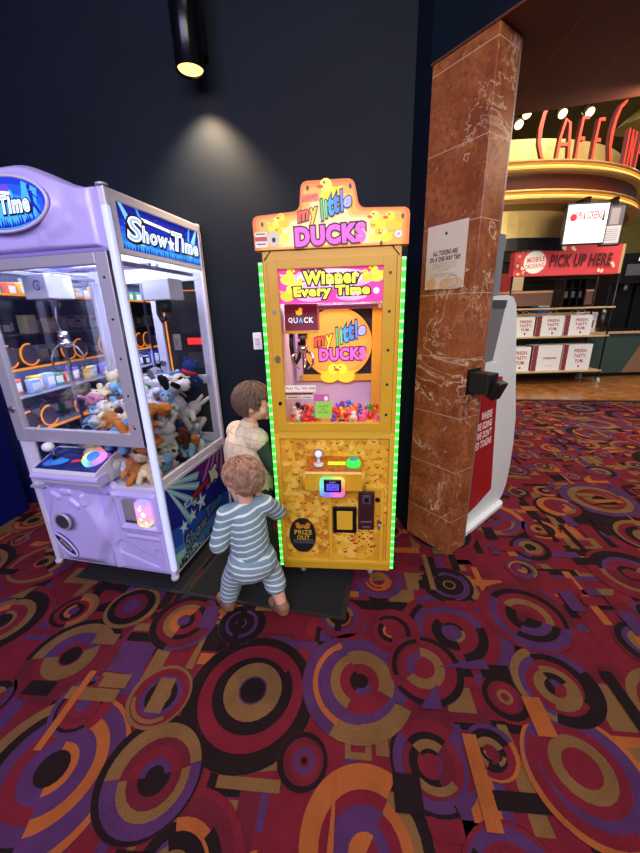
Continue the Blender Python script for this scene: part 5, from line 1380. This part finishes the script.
def letter(ch, a, k):
    b = MB(); S_, w_ = strokes(ch)
    ex = Vector((-math.sin(a), math.cos(a), 0)); ey = Vector((math.cos(a), math.sin(a), 0)); r_ = CR-.02
    M4 = Matrix(((ex.x, ey.x, 0, ey.x*r_), (ex.y, ey.y, 0, ey.y*r_), (0, 0, 1, 0), (0, 0, 0, 1)))
    for path in S_:
        L = []; Rr = []
        for i, p in enumerate(path):
            p = Vector(p)*k; q = Vector(path[min(i+1, len(path)-1)])*k-Vector(path[max(i-1, 0)])*k; q.normalize(); nn = Vector((-q.y, q.x))*w_*k*.42
            if ch == 'C': nn *= (.55+.75*(1-abs(i/(len(path)-1)*2-1)))
            L.append(p+nn); Rr.append(p-nn)
        out = [(p.x, p.y) for p in L]+[(p.x, p.y) for p in reversed(Rr)]
        n_ = len(path)
        for i in range(n_-1):
            quad = [L[i], L[i+1], Rr[i+1], Rr[i]]
            quad = [Vector((p_.x*.8-.1*p_.y, p_.y)) for p_ in quad]
            b.prism([(p.x, p.y) for p in quad], -.06, .0, LSIDE, 'y', M4)
            b.prism([(p.x, p.y) for p in quad], .0, .006, RED, 'y', M4, side=RED)
    return part(b, 'letter', sg)
def ang_px(x, y=0):   # angle on the canopy rim
    return math.atan2(-math.sqrt(max(0, CR*CR-(x-CX)**2)), x-CX)
for ch_, x, k in (('C', 3.39, 1.0), ('A', 3.68, 1.0), ('F', 3.97, 1.0), ('E', 4.26, 1.0), ('C', 4.60, 1.0), ('I', 4.95, 1.0), ('N', 5.08, 1.0), ('E', 5.32, 1.0)):
    if k: letter(ch_, ang_px(x), k*1.1)
# menu screens hanging under the canopy
def screen(label, x0, x1, y, z0, z1, m, rot):
    t = thing('menu_screen', label, 'screen', ((x0+x1)/2, y, 0), rot); w_ = (x1-x0)/2
    b = MB(); b.box(-w_-.02, w_+.02, 0, .06, z0-.02, z1+.02, BLACK, .006); b.box(-.03, .03, .03, .06, z1, 3.06, BLACK); b.box(-.03, .03, .03, .7, 3.02, 3.062, BLACK); part(b, 'casing', t)
    b = MB(); b.box(-w_, w_, -.004, .0, z0, z1, m); A = Art(b, (0, -.004, 0), (1, 0, 0), (0, 0, 1)); return t, b, A, w_
t, b, A, w_ = screen('bright white menu screen headed SIPS AND SCREENS under the canopy', 3.86, 4.44, 6.0, 2.42, 2.95, lit('screen_white', 'd6e4ec', .58), R(-6))
DR = lit('screen_red', 'b0203a', .4)
A.text('SIPS & SCREENS', .02, 2.80, .37, .1, DR, 0, .035, .02); A.ell(-.2, 2.78, .045, .05, DR); A.rect(-.235, 2.73, -.165, 2.79, DR); A.poly([(.21, 2.72), (.25, 2.72), (.24, 2.88), (.23, 2.88)], lit('screen_brown', '5a3a3a', .4)); 
for k, (x, z, ww) in enumerate(((-.2, 2.68, .06), (.02, 2.655, .2), (-.02, 2.61, .1))): A.rect(x-ww/2, z, x+ww/2, z+.008, lit('screen_greytext', '8a98a0', .7))
part(b, 'display', t)
t, b, A, w_ = screen('dim grey menu screen to the right of the white one', 4.50, 4.74, 6.06, 2.40, 2.93, lit('screen_dim', '5a5358', .5), R(-12))
A.rect(-.11, 2.42, .11, 2.66, lit('screen_dim_pale', 'a8a4aa', .6)); A.rect(-.06, 2.68, .06, 2.9, lit('screen_dim_mid', '8a8286', .5))
for k in range(6): A.rect(-.09, 2.46+k*.03, .08, 2.466+k*.03, lit('screen_dim', '5a5358', .5), True)
part(b, 'display', t)
# counter
ct = thing('counter', 'long teal-fronted cafe counter with a pale wood top behind the pickup cart', 'counter', (3.0, 7.52, 0))
TEAL = mat('teal_front', '38504f', .5, var=.06, nscale=4); WOODL = mat('pale_wood', 'c8ab82', .45, var=.12, nscale=12)
b = MB(); b.box(0, 7, .0, .8, .1, .92, TEAL); b.prism([(3.55, .1), (3.95, .92), (5.2, .92), (5.2, .1)], -.004, .0, mat('tan_front', '8f6f58', .5)); part(b, 'front', ct)
b = MB(); b.box(0, 7, .04, .8, 0.02, .1, BLACK); part(b, 'plinth', ct)
b = MB(); b.box(-.02, 7.02, -.05, .82, .92, .965, WOODL, .006); part(b, 'worktop', ct)
bc = thing('back_counter', 'dark brown rear counter with pale top in the shadow behind the cart', 'counter', (3.4, 9.1, 0))
b = MB(); b.box(0, 4.6, 0, .6, .0, 1.28, mat('mauve_front', '6a4e4c', .5)); part(b, 'front', bc); b = MB(); b.box(-.02, 4.62, -.04, .62, 1.28, 1.34, WOODL, .005); part(b, 'worktop', bc)
bw = thing('back_wall_unit', 'black shelving unit standing behind the rear counter', 'shelving', (2.6, 10.6, 0))
b = MB(); b.box(0, 5.5, 0, .4, .02, 3.3, mat('unit_black', '17130f', .6)); part(b, 'carcass', bw)
for z in (1.7, 2.2, 2.7):
    b = MB(); b.box(.05, 5.45, -.06, .0, z, z+.04, mat('unit_brown', '3a2418', .5)); part(b, 'shelf', bw)
# pickup cart
BLM = mat('black_tube', '101012', .35, .3)
kt = thing('shelf_cart', 'black wheeled shelf cart holding white pickup bags in front of the counter', 'cart', (3.60, 6.9, 0))
WID = 1.96
for x in (.0, WID):
    for y in (0, .5):
        b = MB(); b.cyl((x, y, .12), (x, y, 2.04), .017, BLM, n=10); part(b, 'pole', kt)
        b = MB(); b.cyl((x-.02, y, .065), (x+.02, y, .065), .065, mat('wheel_pale', 'b8bcbc', .5), n=20); b.cyl((x-.024, y, .065), (x+.024, y, .065), .025, STEEL, n=12); b.box(x-.032, x+.032, y-.02, y+.02, .10, .145, STEEL, .004); b.box(x-.032, x-.026, y-.018, y+.018, .05, .12, STEEL); b.box(x+.026, x+.032, y-.018, y+.018, .05, .12, STEEL); part(b, 'wheel', kt)
for z in (.285, .955, 1.475):
    b = MB(); b.box(-.03, WID+.03, -.04, .54, z-.03, z, WOODL, .004); part(b, 'shelf', kt)
b = MB(); b.box(.0, WID-.1, .42, .44, 1.52, 1.76, mat('cart_board', '7a5f5c', .5)); b.box(.0, WID-.1, .41, .45, 1.76, 1.80, WOODL); b.box(0, .02, .42, .44, 1.475, 1.53, BLM); b.box(WID-.14, WID-.12, .42, .44, 1.475, 1.53, BLM); part(b, 'back_board', kt)
ps = thing('pickup_sign', 'red sign board reading MOBILE ORDERING PICK UP HERE on top of the cart', 'sign', (3.60, 6.9, 2.04))
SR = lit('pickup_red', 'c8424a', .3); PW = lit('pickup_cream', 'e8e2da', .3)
b = MB(); b.box(-.02, 1.88, -.05, .12, 0, .48, SR, .004); b.box(1.88, 1.93, -.05, .12, 0, .48, mat('sign_edge', 'd2b284', .5), .003); part(b, 'board', ps)
b = MB(); A = Art(b, (0, -.051, 0), (1, 0, 0), (0, 0, 1), step=.0008)
g = random.Random(2)
for k in range(46):
    x, z = g.uniform(0, .26), g.uniform(.02, .46)
    if x > .08 and (x-.3)**2+(z-.22)**2 < .2**2: continue
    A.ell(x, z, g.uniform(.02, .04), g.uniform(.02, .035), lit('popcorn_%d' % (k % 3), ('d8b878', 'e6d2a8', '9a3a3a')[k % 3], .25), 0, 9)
A.ell(.33, .22, .2, .185, PW, 0, 36)
A.text('MOBILE', .345, .265, .31, .08, SR, 0, .02, .1); A.text('ORDERING', .335, .16, .34, .07, SR, 0, .02, .1)
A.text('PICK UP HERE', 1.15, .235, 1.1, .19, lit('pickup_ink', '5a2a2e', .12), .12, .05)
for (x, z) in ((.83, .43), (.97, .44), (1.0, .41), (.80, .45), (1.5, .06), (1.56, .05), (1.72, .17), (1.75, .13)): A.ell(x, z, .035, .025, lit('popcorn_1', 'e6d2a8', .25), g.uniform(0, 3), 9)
part(b, 'lettering', ps)
BAGW = mat('bag_white', 'e8f0fa', .6, bump=.1, nscale=30); BAGM = mat('bag_maroon', '8a3a42', .6); BAGT = mat('bag_text', 'a83848', .6)
def bag(w_, h_, text, handles):
    t = thing('paper_bag', 'x', 'bag')
    b = MB(); b.box(-w_/2, w_/2, 0, .3, 0, h_, BAGW, .004); b.box(-w_/2-.002, -w_/2+.0, .02, .28, .01, h_-.01, BAGM)
    A = Art(b, (0, 0, 0), (1, 0, 0), (0, 0, 1), step=.0008)
    A.rect(-w_/2+.0, .003, -w_/2+.09, h_-.003, BAGM)
    for k in range(9): A.rect(-w_/2+.015+.05*(k % 2), .02+h_*.105*k, -w_/2+.04+.05*(k % 2), .02+h_*.105*k+.02, mat('bag_pattern', 'b88a8a', .6), True)
    if text:
        for k, s_ in enumerate(('FRESH.', 'TASTY.', 'YUM.')): A.text(s_, .06, h_*(.76-.2*k), .24 if k < 2 else .17, h_*.13, BAGT, 0, .03)
        A.ell(.06, h_*.15, .02, .022, BAGT)
    else: A.text('CINEMARK', .06, h_*.5, .26, .035, BAGT, 0, .04); A.text('movies', .06, h_*.2, .14, .018, BAGT)
    part(b, 'body', t)
    if handles:
        for y in (.06, .24):
            b = MB(); b.tube([(.06+.09*math.cos(a)*-1, y, h_+.1*math.sin(a)) for a in [PI*i/12 for i in range(13)]], .006, mat('handle_white', 'c8ccd0', .6), 6); part(b, 'handle', t)
    return t
for (x, z, w_, h_, tx, hd_, lab) in ((.33, .955, .46, .37, 1, 1, 'white FRESH TASTY YUM bag at the left end of the upper shelf'), (.86, .955, .52, .38, 1, 1, 'white FRESH TASTY YUM bag in the middle of the upper shelf'), (1.40, .955, .52, .38, 1, 1, 'white FRESH TASTY YUM bag at the right end of the upper shelf'),
        (.33, .285, .48, .48, 1, 0, 'white FRESH TASTY YUM bag at the left end of the lower shelf'), (.90, .285, .56, .5, 0, 0, 'white bag with small cinema lettering in the middle of the lower shelf'), (1.49, .285, .56, .5, 1, 0, 'white FRESH TASTY YUM bag at the right end of the lower shelf')):
    o = bag(w_, h_, tx, hd_); o.location = (3.60+x, 6.93, z); o['label'] = lab; o['group'] = 'paper bags on the pickup cart'
# things around the cart and counter
rk = thing('wire_rack', 'black wire lid rack on the top shelf of the pickup cart', 'rack', (4.86, 6.98, 1.475))
b = MB(); b.box(-.2, .2, .0, .3, 0, .02, BLM)
for x in (-.2, -.07, .07, .2): b.box(x-.012, x+.012, 0, .3, .02, .5, BLM, .003)
for z in (.16, .32, .49): b.box(-.2, .2, .0, .3, z, z+.015, BLM)
part(b, 'frame', rk); 
for k in range(3):
    b = MB(); b.box(-.16+.13*k, -.1+.13*k, .04, .12, .175, .29, STEEL, .004); part(b, 'lid_stack', rk)
sc = thing('soda_cooler', 'red drinks cooler with white script lettering behind the sign left end', 'cooler', (3.3, 8.45, 0))
b = MB(); b.box(0, .62, .0, .5, 0.02, 1.5, mat('cooler_dark', '2a1c1c', .5), .01); b.box(0, .62, 0, .5, 1.5, 2.02, lit('cooler_red', '8a1f30', .25), .01)
A = Art(b, (0, 0, 0), (1, 0, 0), (0, 0, 1), step=.001); A.text('Coca-Cola', .33, 1.68, .56, .2, PW, .35, .02); part(b, 'body', sc)
pt = thing('till_printer', 'long black till unit on the rear counter under the pickup sign', 'till', (4.7, 9.2, 1.34))
b = MB(); b.box(-.5, .55, 0, .4, 0, .22, BLACK, .02); b.box(-.1, .5, .02, .3, .22, .42, mat('till_dark', '1c1c20', .4), .02); part(b, 'body', pt)
rb = thing('wall_panel', 'red lit drinks board behind the rear counter', 'panel', (5.1, 10.5, 1.9))
b = MB(); b.box(-.7, .7, 0, .04, 0, .5, lit('board_red', '8a2a28', .4)); b.box(.4, .7, -.01, 0, .05, .45, lit('board_cream', 'c8b090', .4)); part(b, 'board', rb)
bb = thing('drinks_box', 'small blue drinks pack at the right end behind the pickup sign', 'box', (5.75, 9.3, 1.34))
b = MB(); b.box(-.14, .14, 0, .3, 0, .5, mat('pack_blue', '2a6ab8', .4), .01); b.box(-.14, .14, -.002, 0, .15, .35, WHITE); part(b, 'body', bb)
def machine(x, label, w_, h_, cat='coffee machine'):
    t = thing('coffee_machine', label, cat, (x, 7.55, .965)); DK = mat('machine_black', '121214', .3)
    b = MB(); b.box(-w_/2, w_/2, .2, .55, 0, h_, DK, .02); b.box(-w_/2, w_/2, 0, .25, h_*.62, h_, DK, .02); b.box(-w_/2, w_/2, -.02, .25, 0, .06, DK, .01); part(b, 'body', t)
    b = MB(); b.cyl((0, .1, h_*.62), (0, .1, h_*.54), .04, STEEL, n=14); b.box(-w_*.3, w_*.3, -.006, .0, h_*.72, h_*.86, mat('machine_panel', '5a5c64', .25), .004); part(b, 'spout', t)
    b = MB(); b.box(w_*.12, w_*.4, -.008, .0, h_*.9, h_*.94, lit('machine_light', 'd8e4ee', .8)); part(b, 'display', t)
machine(6.35, 'tall black coffee machine at the left of the right counter', .5, 1.5)
machine(6.95, 'black coffee machine at the right edge of the picture on the counter', .55, 1.45)
nd = thing('napkin_box', 'white napkin box with a dark picture on the counter beside the cart', 'box', (5.62, 7.5, .965))
b = MB(); b.box(-.16, .16, 0, .2, 0, .4, WHITE, .006); b.box(-.1, .1, -.003, 0, .1, .24, mat('napkin_print', '6a4a3a', .5)); part(b, 'body', nd)
for k, (x, lab) in enumerate(((5.98, 'black cup dispenser on the counter nearest the white napkin box'), (6.05, 'x'))):
    if k: continue
    cu = thing('cup_dispenser', lab, 'dispenser', (x, 7.5, .965)); b = MB(); b.cyl((0, .1, 0), (0, .1, .34), .07, BLACK); b.cyl((0, .1, .34), (0, .1, .44), .045, STEEL); b.ball((0, .1, .46), .05, BLACK); part(b, 'body', cu)
# spotlights in the olive ceiling
for k, (x, y, z, lab) in enumerate(((4.05, 8.0, 4.94, 'second cafe ceiling spot from the pillar'), (3.92, 8.0, 4.78, 'lowest cafe ceiling spot right beside the pillar'), (4.72, 8.0, 4.93, 'cafe ceiling spot behind the letter A'), (5.23, 8.0, 4.94, 'cafe ceiling spot above the letter E'))):
    t = thing('ceiling_spot', lab, 'lamp', (x, y, z), 0, 'cafe ceiling spots')
    Mt = Matrix.Rotation(R(-50), 4, 'X')
    b = MB(); b.cyl((0, 0, .0), (0, 0, .16), .085, mat('spot_housing', '6a6048', .4), n=18, M=Mt); b.cyl((0, 0, .1), (0, 0, 5.3-z), .015, BLM, n=8); part(b, 'housing', t)
    b = MB(); b.cyl((0, 0, -.006), (0, 0, .004), .075, lit('spot_lens', 'ffe2a8', 3.5), n=18, M=Mt); part(b, 'lens', t)
pl_ = thing('pendant_shade', 'olive cone lamp shade at the upper right beside the letters', 'lamp', (6.25, 8.0, 4.75))
b = MB(); b.lathe([(.05, .25), (.12, .2), (.42, -.05), (.40, -.06), (.1, .17)], mat('shade_olive', '8a7a4a', .5), 24, caps=False); b.cyl((0, 0, .2), (0, 0, .55), .015, BLM, n=8); part(b, 'shade', pl_)

# ================================================================== LIGHT
wd = bpy.data.worlds.new('world'); SC.world = wd; wd.use_nodes = True
wd.node_tree.nodes['Background'].inputs[0].default_value = (.75, .8, 1.0, 1); wd.node_tree.nodes['Background'].inputs[1].default_value = .075
# unseen area lights added to brighten the machine fronts, carpet and kiosk
lamp('ceiling_lamp', 'AREA', (.2, -2.6, 3.2), 120, 'fff6f0', (R(62), 0, 0), 3.0, 1.2)  # added behind the camera to lift the upright faces
lamp('ceiling_lamp', 'AREA', (-2.0, -2.0, 3.2), 75, 'cdbcff', (R(60), 0, R(-12)), 1.6, 1.2)  # added violet fill for the left machine and the floor near it
lamp('ceiling_lamp', 'AREA', (.35, -.2, 4.1), 16, 'ffe6cc', (0, 0, 0), 1.6, 1.0)  # added overhead fill for the carpet
lamp('ceiling_lamp', 'AREA', (2.4, .6, 2.9), 22, 'fff4ea', (0, R(8), 0), .8, .8)  # added to brighten the white kiosk
# unseen area lights added to light the lobby and cafe
lamp('lobby_fill', 'AREA', (3.0, 2.4, 2.95), 22, 'ffe0c4', (R(30), 0, 0), 1.6, 1.0)
lamp('lobby_fill', 'AREA', (4.8, 4.6, 5.2), 135, 'fff2e4', (0, 0, 0), 3, 2)
lamp('cafe_fill', 'AREA', (3.6, 5.0, 5.2), 90, 'ffe2b0', (R(25), 0, 0), 2, 1)
lamp('cafe_fill', 'AREA', (3.3, 3.1, 2.9), 75, 'fff0d8', (R(80), 0, 0), 1.6, .5)  # added low and aimed forward to lift the shaded lower drum
lamp('cafe_fill', 'AREA', (5.0, 7.6, 2.9), 40, 'fff0e0', (0, 0, 0), 2.4, .6)
lamp('cafe_fill', 'AREA', (6.8, 10.0, 5.1), 120, 'ffe8b0', (0, 0, 0), 3, 3)
SC.view_settings.view_transform = 'Standard'; SC.view_settings.look = 'None'; SC.view_settings.gamma = 1
SC.view_settings.exposure = 0.3
SC.cycles.max_bounces = 8; SC.cycles.transparent_max_bounces = 16; SC.cycles.use_denoising = True
SC.cycles.sample_clamp_indirect = 4
